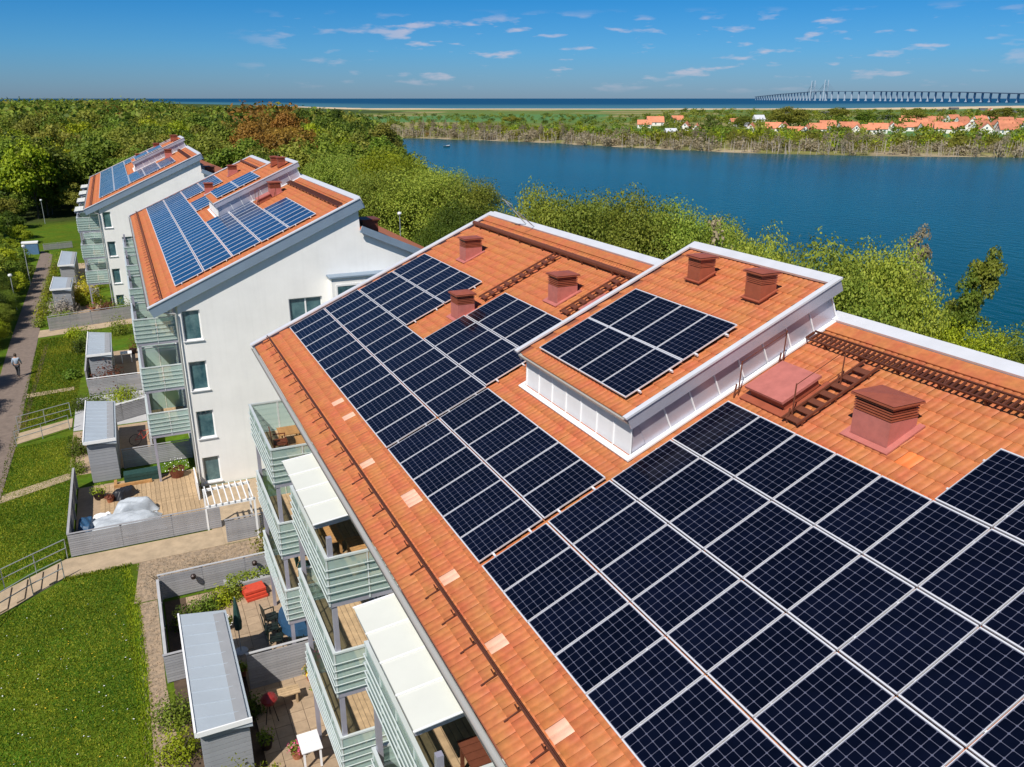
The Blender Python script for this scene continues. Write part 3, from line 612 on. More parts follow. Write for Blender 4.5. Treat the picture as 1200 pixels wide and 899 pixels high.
array('blue solar panels at the far end of the middle building roof beside two chimneys', B2, [(r2-.08, 63.6, 6), (r3-.08, 63.6, 6), (r2-.08, 54.6, 5)], detail=False)
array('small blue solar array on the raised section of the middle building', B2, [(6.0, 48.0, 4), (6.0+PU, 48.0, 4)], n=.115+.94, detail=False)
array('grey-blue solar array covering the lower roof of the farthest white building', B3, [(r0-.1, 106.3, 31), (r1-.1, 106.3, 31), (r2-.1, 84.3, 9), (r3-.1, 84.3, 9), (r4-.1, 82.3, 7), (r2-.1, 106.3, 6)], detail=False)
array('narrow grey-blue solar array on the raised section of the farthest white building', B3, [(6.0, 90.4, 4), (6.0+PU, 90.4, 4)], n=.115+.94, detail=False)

# ------------------------------------------------------------------ terrain, lake and sea
LAKE = np.array([(140, 452), (170, 404), (191, 366), (199, 328), (215, 285), (232, 251), (255, 229), (281, 212), (302, 192), (420, 120), (620, -150), (300, -260), (80, -120), (48, -30), (46, 25), (49, 62), (48, 105), (60, 160), (84, 235), (102, 320), (118, 400)], float)
COAST = np.array([(-60000, 19000), (-6000, 7200), (-100, 5200), (330, 3700), (526, 1887), (900, 1650), (1518, 1420), (2513, 1697), (6000, 1900), (60000, -3000)], float)
def segdist(P, A, B_):
    d = B_-A; t = np.clip(((P-A)@d)/(d@d), 0, 1); return np.linalg.norm(P-A-t[:, None]*d, axis=1)
def lake_sd(P):
    n = len(LAKE); D = np.full(len(P), 1e9); ins = np.zeros(len(P), bool)
    for i in range(n):
        a, b_ = LAKE[i], LAKE[(i+1) % n]; D = np.minimum(D, segdist(P, a, b_))
        c = ((a[1] > P[:, 1]) != (b_[1] > P[:, 1])); xx = (b_[0]-a[0])*(P[:, 1]-a[1])/(b_[1]-a[1]+1e-12)+a[0]; ins ^= c & (P[:, 0] < xx)
    return np.where(ins, -D, D)
def coast_sd(P):
    D = np.full(len(P), 1e9)
    for i in range(len(COAST)-1): D = np.minimum(D, segdist(P, COAST[i], COAST[i+1]))
    cy = np.interp(P[:, 0], COAST[:, 0], COAST[:, 1]); return np.where(P[:, 1] > cy, -D, D)
def wig(P, s): return np.sin(P[:, 0]/s+1.3*np.sin(P[:, 1]/s*.7))*np.cos(P[:, 1]/s*1.1+.8*np.sin(P[:, 0]/s*.6))
def height(P):
    dl = lake_sd(P)+2.2*wig(P, 13); dc = coast_sd(P)
    far_side = np.clip((np.hypot(P[:, 0]+5, P[:, 1]+12)-250)/80, 0, 1)*(P[:, 0] > 90)
    base = -10.4-far_side*1.2
    h = base-(np.clip((16-dl)/16, 0, 1)**1.3)*(3.2+base+9.8)
    h = np.where(dc < 400, np.minimum(h, -12.25+np.clip(dc, -40, 400)/400*.9+np.clip(dc, -40, 0)*.03), h)
    return h
def gz(x, y): return float(height(np.array([[x, y]], float))[0])
rad = np.concatenate([[0], np.geomspace(4, 70000, 230)]); th = np.concatenate([np.arange(-25, 75, .45), np.arange(75, 335, 6)])
a_ = np.radians(90-th); PX = cam.location.x+rad[:, None]*np.cos(a_)[None]; PYY = cam.location.y+rad[:, None]*np.sin(a_)[None]
P2 = np.stack([PX.ravel(), PYY.ravel()], 1); Hh = height(P2); nr, na = PX.shape
idx = np.arange(nr*na).reshape(nr, na); q = np.roll(idx, -1, axis=1)
F = np.stack([idx[:-1], q[:-1], q[1:], idx[1:]], -1).reshape(-1, 4)
gm = npmesh('ground', np.column_stack([P2, Hh]), F, M['ground'], True); fix(gm)
if gm.polygons[500].normal.z < 0: gm.flip_normals()
dl, dc = lake_sd(P2), coast_sd(P2); x, y = P2.T; w1 = wig(P2, 5); w2 = wig(P2, 60); w3 = wig(P2, 170)
C = np.empty((len(P2), 4)); C[:] = (.075, .125, .008, 1)
wood = (y > 140) | (x > 14); C[wood] = (.045, .06, .014, 1)
far = (x > 130) & (dl > 0); C[far] = (.13, .16, .04, 1)
C[far & (w2 > .25)] = (.10, .17, .04, 1); C[far & (w2 < -.4)] = (.25, .22, .09, 1); C[far & (w3 > .5)] = (.09, .19, .06, 1)
C[far & (dl < 60)] = (.20, .20, .06, 1); C[far & (dl < 11)] = (.36, .29, .19, 1); C[(dc < 250) & (x > 420)] = (.56, .44, .29, 1); C[(x < 420) & (y > 1200)] = (.05, .075, .02, 1)
C[(dl < 7) & ~far] = (.12, .11, .05, 1)
ca = gm.color_attributes.new('cover', 'FLOAT_COLOR', 'POINT'); ca.data.foreach_set('color', C.ravel().astype(np.float32))
link('ground', gm, kind='structure')
lk_ = MB(); lc = LAKE.mean(0); LK = lc+(LAKE-lc)*1.0
out = []
for i in range(len(LAKE)):
    a, b_, c = LAKE[i-1], LAKE[i], LAKE[(i+1) % len(LAKE)]; t = (c-a)/np.linalg.norm(c-a); nn = np.array([-t[1], t[0]])
    p = b_+nn*9; out.append(p if lake_sd(p[None])[0] > 0 else b_-nn*9)
lk_.poly([(p[0], p[1], -12.5) for p in out]); lm = lk_.mesh('lake', M['lake'])
if lm.polygons[0].normal.z < 0: lm.flip_normals()
link('lake', lm, kind='structure')
offs = [-60, 0, 150, 500, 1000, 1400, 2500, 6000, 90000]; dpt = [1, 1, 1, .9, .55, .06, 0, 0, 0]
V = []; D = []
Cs = np.column_stack([np.interp(np.linspace(0, len(COAST)-1, 120), np.arange(len(COAST)), COAST[:, k]) for k in (0, 1)])
for o_, d_ in zip(offs, dpt):
    for c in Cs: V.append((c[0]+o_*.42, c[1]+o_*.907, -12.5)); D.append((d_, d_, d_, 1))
n = len(Cs); F = [(j*n+i, j*n+i+1, (j+1)*n+i+1, (j+1)*n+i) for j in range(len(offs)-1) for i in range(n-1)]
sm = npmesh('sea', V, F, M['sea']); 
if sm.polygons[0].normal.z < 0: sm.flip_normals()
ca = sm.color_attributes.new('depth', 'FLOAT_COLOR', 'POINT'); ca.data.foreach_set('color', np.array(D, np.float32).ravel())
link('sea', sm, kind='structure')

# ------------------------------------------------------------------ paths, patios, decks
def sheet(name, pts, z, m): 
    me = MB().poly([(px, py, z) for px, py in pts]).mesh(name, M[m])
    if me.polygons[0].normal.z < 0: me.flip_normals()
    return link(name, me, kind='structure')
def slab(name, pts, z0, z1, m):
    me = fix(MB().prism(pts, z0, z1, 'xy').mesh(name, M[m])); return link(name, me, kind='structure')
slab('footpath', [(-15.6, 18), (-13.2, 18.5), (-12.95, 40), (-13.4, 66), (-13.9, 90), (-14.4, 108), (-15.9, 112), (-15.6, 88), (-15.4, 64), (-14.9, 40)], G-.1, G+.02, 'path')
slab('side_path', [(-13.1, 17.9), (-12, 20.4), (-9.8, 22.25), (-6.9, 22.25), (-3.3, 22.25), (-3.3, 23.9), (-9.8, 23.9), (-12.1, 22.2), (-13.15, 21.2)], G-.1, G+.035, 'path2')
slab('garden_path', [(-13, 39.3), (-10.1, 41), (-10.1, 42.6), (-13, 41.2)], G-.1, G+.03, 'path2')
slab('garden_path', [(-13.05, 48.1), (-10.2, 48.6), (-10.2, 49.3), (-13.1, 48.9)], G-.1, G+.025, 'path2')
slab('garden_path', [(-13.05, 31.2), (-9.75, 32.9), (-9.75, 33.8), (-13, 32.2)], G-.1, G+.025, 'path2')
slab('garden_path', [(-13.4, 64.5), (-5.8, 66.3), (-5.8, 68.2), (-13.4, 67)], G-.1, G+.03, 'path2')
# gravel bed between the paths and the first patio
slab('gravel_bed', [(-7.2, 19.0), (-6.0, 18.95), (-1.0, 18.95), (-1.0, 22.24), (-6.9, 22.24)], G-.1, G+.02, 'gravel')
slab('gravel_verge', [(-7.0, 18.9), (-6.35, 18.9), (-6.35, 13.4), (-6.0, 7), (-6.9, 7), (-6.9, 14)], G-.1, G+.015, 'gravel')
# first patio: individual paving slabs
pt = slab('patio', [(-6.1, -6), (-.25, -6), (-.25, 18.6), (-6.1, 18.6)], G-.1, G+.02, 'soil')
pv = MB().box(0, .485, 0, .485, 0, .045).mesh('paving_slab', M['paving']); k = 0
for j in range(27):
    for i in range(11):
        px, py = -5.3+i*.5, 5.0+j*.5
        if px < -4.2 and py < 13: continue
        link('paving_slab', pv, pt, (px, py, G+.021+random.uniform(0, .008))); k += 1
# deck in front of the middle building: individual planks
dk = slab('terrace_bed', [(-9.5, 24.1), (-3.75, 24.1), (-3.75, 31.4), (-9.5, 31.4)], G-.1, G+.02, 'paving')
pm = MB().box(0, .20, 0, 3.15, 0, .06).mesh('deck_plank', M['deck'])
for i in range(22):
    for j in range(2):
        link('deck_plank', pm, dk, (-8.45+i*.213, 24.75+j*3.165, G+.03+random.uniform(0, .012)))
slab('side_passage', [(-3.7, 22.3), (-.8, 22.3), (-.8, 28.8), (-3.7, 28.8)], G-.1, G+.022, 'path2')
slab('garden_terrace', [(-10, 33.2), (-5.7, 33.2), (-5.7, 40), (-10, 40)], G-.1, G+.02, 'paving')
slab('garden_terrace', [(-10, 40.2), (-5.7, 40.2), (-5.7, 46.5), (-10, 46.5)], G-.1, G+.02, 'concrete')
slab('garden_terrace', [(-9.2, 46.8), (-5.7, 46.8), (-5.7, 57.5), (-9.2, 57.5)], G-.1, G+.02, 'paving')
slab('garden_terrace', [(-12.3, 69), (-8.6, 69), (-8.6, 78), (-12.3, 78)], G-.1, G+.02, 'paving')
slab('garden_terrace', [(-12.8, 79), (-9, 79), (-9, 100), (-12.8, 100)], G-.1, G+.02, 'path2')
slab('planting_bed', [(-13.0, 42), (-12.75, 62), (-12.45, 62), (-12.7, 42)], G-.1, G+.01, 'soil')

# ------------------------------------------------------------------ fences, sheds, pergola, rails
def fence(label, x0, y0, x1, y1, h=1.08, cap=True, z=G, group=None, slat=.105, capm='greyslat'):
    a = math.atan2(y1-y0, x1-x0); L = math.hypot(x1-x0, y1-y0); t = thing('slat_fence', label, 'fence', (x0, y0, z), a, group)
    n = max(1, round(L/1.9)); nb = int(h/slat)
    sm = MB().box(0, L/n-.01, -.014, .014, 0, slat-.018).mesh('slat', M['greyslat'])
    for i in range(n):
        for k in range(nb): link('slat', sm, t, (i*L/n+.005, 0, .05+k*slat))
    p = MB().box(-.045, .045, .016, .10, 0, h+.06).mesh('post', M['greyslat'])
    for i in range(n+1): link('post', p, t, (min(max(i*L/n, .05), L-.05), 0, 0))
    if cap: MB().box(-.02, L+.02, -.03, .075, h+.062, h+.085).obj('top_rail', M[capm], t)
    return t
fence('long grey slatted fence in front of the wooden deck of the middle building', -9.6, 24.0, -3.25, 24.0)
fence('grey slatted side fence along the left edge of the wooden deck', -9.6, 31.5, -9.6, 24.12)
fence('short grey slatted fence under the white pergola', -3.2, 22.4, -1.1, 22.4)
fence('grey fence between gravel bed and patio carrying two wall lamps', -6.2, 18.8, -1.2, 18.8, capm='concrete')
fence('low fence with white top rail beside the verge left of the large shed', -6.25, 18.7, -6.25, 13.5, h=.95, capm='concrete')
fence('short grey fence closing the gap left of the large shed', -6.3, 13.35, -5.65, 13.35)
fence('tall grey partition fence between the two near patios', -3.75, 11.75, -1.6, 11.75, h=1.42, capm='concrete')
fence('grey fence behind the second shed dividing two garden terraces', -7.3, 33.0, -3.75, 33.0)
fence('grey fence with white rail beside the second shed', -8.8, 40.1, -5.6, 41.6, capm='white')
fence('grey divider fence behind the red shrub', -9.2, 46.6, -5.6, 46.6, h=1.2, capm='white')
fence('dark grey fence left of the third shed', -9.35, 57.6, -9.35, 48.6, h=1.2)
fence('pale grey garden wall fence at the edge of the farther side path', -12.6, 66.4, -5.9, 68.2, h=1.25)
fence('grey rail fence between the far gardens of the farthest building', -12.3, 78.4, -8.7, 78.8, h=.9, capm='white')
fence('grey terrace fence under the balconies of the middle building', -5.75, 33.2, -5.75, 46.4, h=1.0)
def shed(label, x0, x1, y0, y1, zt=2.42, rise=-.24, dy=.2):
    t = thing('garden_shed', label, 'shed', ((x0+x1)/2, (y0+y1)/2, G)); hx, hy = (x1-x0)/2, (y1-y0)/2
    w_ = MB().box(-hx+.1, hx-.1, -hy+dy, hy-dy, 0, zt-.15).obj('shed_wall', M['shedwall'], t)
    bn = int((zt-.2)/.16); sm = MB().box(-hx+.09, hx-.09, -hy+dy-.022, -hy+dy-.002, 0, .145).mesh('plank', M['shedwall'])
    for k in range(bn): link('plank', sm, w_, (0, 0, .03+k*.16))
    n2 = max(2, int((y1-y0)/1.5)); sm2 = MB().box(hx-.098, hx-.078, -hy+dy, hy-dy, 0, .145).box(-hx+.078, -hx+.098, -hy+dy, hy-dy, 0, .145).mesh('plank', M['shedwall'])
    for k in range(bn): link('plank', sm2, w_, (0, 0, .03+k*.16))
    r = MB().prism([(-hx, zt-.08), (hx, zt-.08+rise), (hx, zt+.02+rise), (-hx, zt+.02)], -hy, hy, 'xz'); ro = link('shed_roof', fix(r.mesh('shed_roof', M['shedroof'])), t)
    MB().box(-hx-.06, -hx-.002, -hy-.04, hy+.04, zt-.12, zt+.06).box(-hx, hx, -hy-.05, -hy-.003, zt-.14, zt+.02).obj('roof_trim', M['white'], ro)
    sl = rise/(2*hx); sea_ = MB()
    for k in range(1, int((y1-y0)/.6)):
        yy = -hy+k*.6; sea_.prism([(-hx, zt+.021), (hx, zt+.021+rise), (hx, zt+.042+rise), (-hx, zt+.042)], yy-.008, yy+.008, 'xz')
    sea_.obj('roof_seam', M['shedroof'], ro)
    MB().box(hx-.076, hx-.05, -.45, .45, .05, 1.95).obj('door', M['greyslat'], t)
    return t
shed('large shed with pale flat metal roof on the nearest patio', -5.6, -4.1, 7.5, 13.6)
shed('second shed from the camera, pale roof beside the tarpaulin deck', -8.9, -7.4, 31.6, 38.3)
shed('third shed from the camera, pale roof behind the red-brown shrub', -9.05, -7.5, 48.4, 54.9)
shed('fourth shed, half hidden behind the yellow forsythia', -12.5, -10.8, 72.8, 79)
shed('farthest shed beside the hedge near the last building', -12.4, -10.9, 85.5, 95.0)
pg = thing('pergola', 'white slatted pergola over the passage beside the grey fence', 'pergola', (-2.85, 23.1, G))
bm_ = MB().box(-.022, .022, -1.0, 1.0, 2.12, 2.22).mesh('beam', M['white'])
for i in range(8): link('beam', bm_, pg, (-.95+i*.27, 0, 0))
MB().box(-1.05, 1.05, -.95, -.87, 2.0, 2.115).obj('cross_rail', M['white'], pg); MB().box(-1.05, 1.05, .87, .95, 2.0, 2.115).obj('cross_rail', M['white'], pg)
pp = MB().box(-.04, .04, -.04, .04, 0, 2.0).mesh('post', M['white'])
for xx, yy in ((1, -.91), (-1, .91), (1, .91)): link('post', pp, pg, (xx, yy, 0))
def handrail(label, pts, h=.95, z=G, group=None):
    p0 = pts[0]; t = thing('handrail', label, 'handrail', (p0[0], p0[1], z), 0, group); r = MB()
    for zz in (h, h-.42):
        for a, b_ in zip(pts, pts[1:]): r.tube((a[0]-p0[0], a[1]-p0[1], zz), (b_[0]-p0[0], b_[1]-p0[1], zz), .024)
    r.obj('rail', M['pole'], t); pm_ = MB().tube((0, 0, 0), (0, 0, h), .022).mesh('post', M['pole'])
    for a in pts: link('post', pm_, t, (a[0]-p0[0], a[1]-p0[1], 0))
handrail('galvanised handrail on the far side of the stepped path below the big fence', [(-9.75, 24.0), (-10.9, 23.2), (-12.0, 22.4), (-13.1, 21.5)])
handrail('galvanised handrail on the near side of the stepped path below the big fence', [(-9.8, 22.2), (-10.9, 21.4), (-12.0, 20.35), (-13.0, 17.8)])
handrail('farther handrail of the short garden path below the second shed', [(-13.0, 41.6), (-11.6, 42.3), (-10.2, 43.0)])
handrail('nearer handrail of the short garden path below the second shed', [(-12.9, 39.0), (-11.6, 39.7), (-10.2, 40.6)])
st = slab('path_steps', [(-12.0, 20.45), (-11.75, 20.65), (-11.75, 22.35), (-12.0, 22.15)], G-.05, G+.10, 'path2')
for k in range(1, 4): MB().prism([(-12.0+k*.55, 20.5+k*.45), (-11.75+k*.55, 20.7+k*.45), (-11.75+k*.55, 22.35+k*.4), (-12.0+k*.55, 22.15+k*.4)], G-.05, G+.10+.0*k, 'xy').obj('step', M['path2'], st)

def lamp(label, x, y, h=3.6, z=None):
    z = gz(x, y) if z is None else z; t = thing('path_lamp', label, 'street lamp', (x, y, z)); MB().tube((0, 0, 0), (0, 0, h), .05, .035, 8).obj('pole', M['pole'], t)
    MB().lathe([(.02, h), (.14, h+.03), (.19, h+.14), (.15, h+.26), (.0, h+.30)], n=10).obj('lamp_globe', M['lamp'], t)
lamp('white globe lamp standing in the hedge beside the footpath, nearer of two', -15.9, 76.5, 3.2); lamp('white globe lamp on a tall pole beside the farther footpath bend', -15.6, 89, 4.0)
lamp('lamp on the far lawn near the dark trees', -17.0, 140, 3.6); lamp('tall thin lamp pole at the left edge of the far lawn', -25.4, 160, 9.5); lamp('tall street lamp among the trees behind the middle building', 16.0, 55.4, 9.7)
for k, (xx, lbl) in enumerate(((-4.9, 'left wall lamp with plant on the grey patio fence'), (-2.5, 'right wall lamp on the grey patio fence by the balconies'))):
    t = thing('wall_lamp', lbl, 'wall lamp', (xx, 18.74, G+.8)); MB().box(-.02, .02, -.1, .04, .0, .05).obj('bracket', M['dark'], t); MB().lathe([(0, 0), (.09, .02), (.11, .16), (.05, .22), (0, .24)], (0, -.16, -.02), 8).obj('lantern', M['dark'], t)

# ------------------------------------------------------------------ furniture and small things
def table(label, x, y, sx, sy, h, m, z=G+.06, rz=0, oval=False, group=None):
    t = thing('garden_table', label, 'table', (x, y, z), rz, group)
    if oval:
        pts = [(sx*math.cos(a)*(.5), sy*.5*math.sin(a)) for a in np.linspace(0, 2*math.pi, 24, False)]; pts = [(px*(1+.10*abs(math.sin(2*math.atan2(py, px)))), py*(1+.10*abs(math.sin(2*math.atan2(py, px))))) for px, py in pts]
        top = fix(MB().prism(pts, h-.04, h, 'xy').mesh('tabletop', M[m])); link('tabletop', top, t)
        cl = MB(); n = len(pts)
        for i in range(n):
            a, b_ = pts[i], pts[(i+1) % n]; f = 1.03+.03*(i % 2); g = 1.03+.03*((i+1) % 2); cl.poly([(a[0], a[1], h), (b_[0], b_[1], h), (b_[0]*g, b_[1]*g, h-.28), (a[0]*f, a[1]*f, h-.28)])
        cl.obj('tablecloth_edge', M[m], t)
    else:
        n = max(2, int(sy/.14)); pm_ = MB().box(-sx/2, sx/2, 0, sy/n-.012, h-.035, h).mesh('top_slat', M[m])
        for i in range(n): link('top_slat', pm_, t, (0, -sy/2+i*sy/n, 0))
    lm_ = MB().box(-.03, .03, -.03, .03, 0, h-.04).mesh('leg', M[m if not oval else 'blackgreen'])
    for a in (-1, 1):
        for c in (-1, 1): link('leg', lm_, t, (a*(sx/2-.22 if oval else sx/2-.07), c*(sy/2-.3 if oval else sy/2-.07), 0))
    return t
def chair(label, x, y, rz, m='blackgreen', z=G+.06, group=None, lounge=False):
    t = thing('garden_chair', label, 'chair', (x, y, z), rz, group)
    MB().box(-.24, .24, -.24, .24, .40, .44).obj('seat', M[m], t); b_ = MB()
    for k in range(5): b_.box(-.23+k*.10, -.17+k*.10, .215, .24, .46, .92)
    b_.box(-.25, .25, .21, .245, .92, .98); o = b_.obj('backrest', M[m], t); o.rotation_euler = (-.1, 0, 0)
    for s in (-1, 1): MB().box(s*.25-.02, s*.25+.02, -.2, .22, .62, .65).box(s*.25-.018, s*.25+.018, -.2, -.165, .44, .62).obj('armrest', M[m], t)
    lm_ = MB().box(-.02, .02, -.02, .02, 0, .40).mesh('leg', M[m])
    for a in (-1, 1):
        for c in (-1, 1): link('leg', lm_, t, (a*.21, c*.21, 0))
table('oval garden table with a dark blue cloth on the nearest patio', -1.6, 14.3, 1.25, 1.95, .74, 'blue', oval=True)
bowl = thing('fruit_bowl', 'small pale bowl in the middle of the blue table', 'bowl', (-1.6, 14.3, G+.80)); MB().lathe([(0, 0), (.08, .0), (.17, .08), (.15, .08), (.06, .02), (0, .02)], n=14).obj('bowl', M['tarp'], bowl)
for i, (cx_, cy_, a, lb) in enumerate([(-2.45, 15.1, 1.75, 'dark green chair at the far left of the blue table'), (-2.55, 14.4, 1.6, 'dark green chair at the left side of the blue table'), (-2.5, 13.7, 1.4, 'dark green chair at the near left of the blue table'), (-1.9, 13.0, 2.9, 'dark green chair at the near end of the blue table'), (-.65, 14.4, -1.6, 'dark green chair on the house side of the blue table')]): chair(lb, cx_, cy_, a)
um = thing('parasol', 'closed dark green parasol on a thin pole beside the large shed', 'parasol', (-3.75, 13.95, G+.06)); MB().tube((0, 0, 0), (0, 0, 2.35), .02).obj('pole', M['pole'], um)
MB().lathe([(.03, .95), (.13, 1.02), (.15, 1.3), (.09, 1.9), (.03, 2.3), (0, 2.34)], n=9).obj('folded_canopy', M['green'], um); MB().lathe([(0, 0), (.25, 0), (.25, .07), (0, .09)], n=12).obj('base', M['concrete'], um)
sofa = thing('sun_lounger', 'bright orange-red folded sun lounger cushions beside the planter', 'sun lounger', (-2.75, 17.5, G+.06), .15)
MB().box(-.42, .42, -.28, .30, .28, .38).obj('cushion', M['red'], sofa); MB().box(-.40, .44, -.42, .12, .02, .12).obj('cushion', M['red'], sofa); MB().box(-.44, .40, -.36, .22, .14, .24).obj('cushion', M['red'], sofa)
table('small white table at the bottom of the photo under the balconies', -2.55, 7.7, .62, .85, .72, 'white')
table('small white bistro table with pots on the terrace of the third shed', -6.7, 54.0, .8, .8, .72, 'white')
mow = thing('barbecue', 'dark barbecue trolley with a round red lid in the shade of the partition', 'barbecue', (-3.35, 10.0, G+.06)); MB().lathe([(0, .62), (.18, .64), (.27, .78), (.27, .82), (.2, .93), (.07, 1.0), (0, 1.01)], n=16).obj('kettle', M['shadedred'], mow)
MB().tube((-.2, -.2, 0), (-.08, -.08, .66), .015).tube((.2, -.2, 0), (.08, -.08, .66), .015).tube((0, .24, 0), (0, .1, .66), .015).obj('stand', M['dark'], mow)
sb = thing('storage_bench', 'brown wooden bench in the shade behind the barbecue', 'bench', (-3.0, 10.6, G+.06)); 
for k in range(4): MB().box(-.7, .7, -.22+k*.115, -.12+k*.115, .40, .44).obj('seat_slat', M['deck'], sb)
for s in (-.6, .55): MB().box(s, s+.06, -.2, .22, 0, .40).obj('leg', M['deck'], sb)
def pot(label, x, y, r, h, m, flowers=None, z=G+.06, plant='green', ph=.45, cat='flower pot', seed=1):
    t = thing('flower_pot', label, cat, (x, y, z)); MB().lathe([(0, 0), (r*.7, 0), (r, h), (r*.88, h), (r*.85, h-.05), (0, h-.05)], n=14).obj('pot', M[m], t)
    rg = np.random.default_rng(seed); n = 160; d = rg.normal(size=(n, 3)); d /= np.linalg.norm(d, axis=1)[:, None]; d[:, 2] = abs(d[:, 2]); c = d*np.array([r*1.5, r*1.5, ph])*rg.uniform(.4, 1, (n, 1))+[0, 0, h]
    V, F = quads(c, d, rg.uniform(.04, .08, n), rg); link('foliage', npmesh('foliage', V, F, LF[plant]), t)
    if flowers:
        n = 60; d = rg.normal(size=(n, 3)); d /= np.linalg.norm(d, axis=1)[:, None]; d[:, 2] = abs(d[:, 2]); c = d*np.array([r*1.6, r*1.6, ph*1.05])+[0, 0, h]; V, F = quads(c, d, rg.uniform(.03, .06, n), rg); link('flowers', npmesh('flowers', V, F, M[flowers]), t)
def quads(c, nrm, s, rg, asp=1.5):
    n = len(c); nj = nrm+rg.normal(size=(n, 3))*.55; nj /= np.linalg.norm(nj, axis=1)[:, None]
    a = np.cross(nj, rg.normal(size=(n, 3))); a /= np.linalg.norm(a, axis=1)[:, None]; b_ = np.cross(nj, a); a = a*(s*asp/2)[:, None]; b_ = b_*(s/2)[:, None]
    V = np.stack([c-a, c-b_, c+a, c+b_], 1).reshape(-1, 3); return V, np.arange(4*n).reshape(n, 4)
pot('pot of yellow and pink flowers at the end of the partition fence', -1.75, 11.4, .2, .3, 'terracotta', 'yellow', seed=3, ph=.3)
pot('pot of pink flowers beside the yellow ones at the partition fence', -1.5, 11.75, .16, .55, 'terracotta', 'magenta', seed=4, ph=.25)
pot('dark pot with spindly plant below the partition fence', -1.7, 10.6, .2, .3, 'dark', seed=5)
pot('terracotta pot with red flowers at the bottom of the photo', -2.9, 8.0, .2, .3, 'terracotta', 'magenta', seed=6, ph=.3)
pot('dark pot by the left corner of the second patio', -3.7, 8.8, .22, .32, 'dark', seed=7)
pot('large planter with white flowers at the back of the wooden deck', -4.75, 30.6, .42, .5, 'rust', 'white', z=G+.09, seed=8, ph=.5)
pot('yellow-green bush in a pot on the left of the wooden deck', -8.5, 29.6, .3, .3, 'dark', z=G+.09, plant='lime', seed=9, ph=.5)
pot('small terracotta pot beside the black cover on the deck', -8.0, 28.9, .18, .22, 'terracotta', z=G+.09, seed=10, plant='red', ph=.2)
pot('dark purple plant on the third terrace beside the building', -6.2, 56.2, .3, .35, 'dark', plant='red', seed=12, ph=1.2)
pot('tall green potted plant by the grey wall of the third terrace', -8.2, 57.0, .2, .3, 'dark', seed=13, ph=.8)
pot('pots of red flowers beneath the balconies of the farther garden', -9.3, 73, .3, .3, 'terracotta', 'magenta', seed=14)
plb = thing('planter_box', 'long grey timber planter below the grey patio fence', 'planter', (-2.6, 18.25, G+.05)); MB().box(-1.2, 1.2, -.28, .28, 0, .42).obj('box', M['greyslat'], plb)
for k in range(3): MB().box(-1.22, 1.22, -.305, -.282, .02+k*.135, .14+k*.135).obj('board', M['greyslat'], plb)
rg = np.random.default_rng(5); c = rg.uniform([-1.1, -.22, .42], [1.1, .22, .7], (500, 3)); V, F = quads(c, np.tile([0, -.3, 1.], (500, 1)), rg.uniform(.04, .09, 500), rg); link('foliage', npmesh('foliage', V, F, LF['green']), plb)
# tarpaulin thrown over garden furniture
def lump(name, label, cat, x, y, z, sx, sy, h, m, seed, rz=0, n=26):
    rg = np.random.default_rng(seed); V = []; F = []; bumps = [(rg.uniform(-.6, .6), rg.uniform(-.6, .6), rg.uniform(.25, .5), rg.uniform(.5, 1)) for _ in range(7)]
    for j in range(n+1):
        for i in range(n+1):
            u, v = i/n*2-1, j/n*2-1; e_ = max(0, 1-max(abs(u), abs(v))**8); hh = sum(a*math.exp(-((u-bx)**2+(v-by)**2)/(2*s_*s_)) for bx, by, s_, a in bumps); hh = min(1.2, hh)
            V.append((u*sx/2*(1+.06*math.sin(9*v+seed)), v*sy/2*(1+.08*math.sin(7*u)), h*(min(hh, .9)*.85+.05*math.sin(7*u+5*v)+.07*abs(math.sin(9*v-5*u+seed)))*e_+.02))
    for j in range(n):
        for i in range(n): a = j*(n+1)+i; F.append((a, a+1, a+n+2, a+n+1))
    me = npmesh(name, V, F, M[m]); return one(name, me, label, cat, (x, y, z), (0, 0, rz))
lump('tarpaulin', 'large crumpled grey tarpaulin covering furniture on the wooden deck', 'tarpaulin', -7.3, 25.7, G+.10, 3.1, 2.0, .62, 'tarp', 3, .1)
lump('tarpaulin', 'smaller pale cover heaped behind the grey tarpaulin on the deck', 'tarpaulin', -6.9, 27.2, G+.10, 1.9, 1.1, .8, 'tarp', 8, .3)
lump('white_cover', 'white cushion cover on the left of the grey tarpaulin', 'cover', -8.3, 26.7, G+.10, .9, .6, .5, 'white', 5)
lump('black_cover', 'small black grill cover on the wooden deck', 'cover', -7.3, 29.3, G+.10, 1.2, .7, .5, 'black', 6, .6)
lump('blue_sacks', 'blue sacks in the left corner behind the side fence', 'sacks', -9.0, 26.0, G+.05, .7, 1.6, .7, 'blue', 9)
cr_ = thing('garden_crate', 'dark green hedge box at the back of the wooden deck', 'planter', (-6.4, 31.0, G+.05)); MB().box(-.9, .9, -.3, .3, 0, .55).obj('box', M['green'], cr_); MB().box(-.9, .9, -.32, -.305, .38, .52).obj('board', M['green'], cr_)
tk = thing('timber_frame', 'low wooden sandpit edge left of the deck shed', 'timber edging', (-6.9, 30.5, G+.1)); MB().box(-.9, .9, -.07, .07, 0, .15).obj('beam', M['wood'], tk); MB().box(-.9, -.76, .075, .7, 0, .15).obj('beam', M['wood'], tk)
wb = thing('leaning_board', 'narrow pale board leaning against the white wall by the deck', 'board', (-3.85, 28.2, G+.05)); MB().box(-.12, -.06, -1.0, 1.0, 0, 1.0).obj('board', M['white'], wb)
bx = thing('blue_container', 'blue bin with pale lid at the bend of the far path', 'bin', (-16.9, 110, G)); MB().box(-.9, .9, -.7, .7, 0, 1.4).obj('body', M['bin'], bx); MB().box(-.95, .95, -.75, .75, 1.402, 1.55).obj('lid', M['white'], bx)
fence('low brown rail fence beside the blue bin', -15.6, 112, -12.2, 113, h=.8)
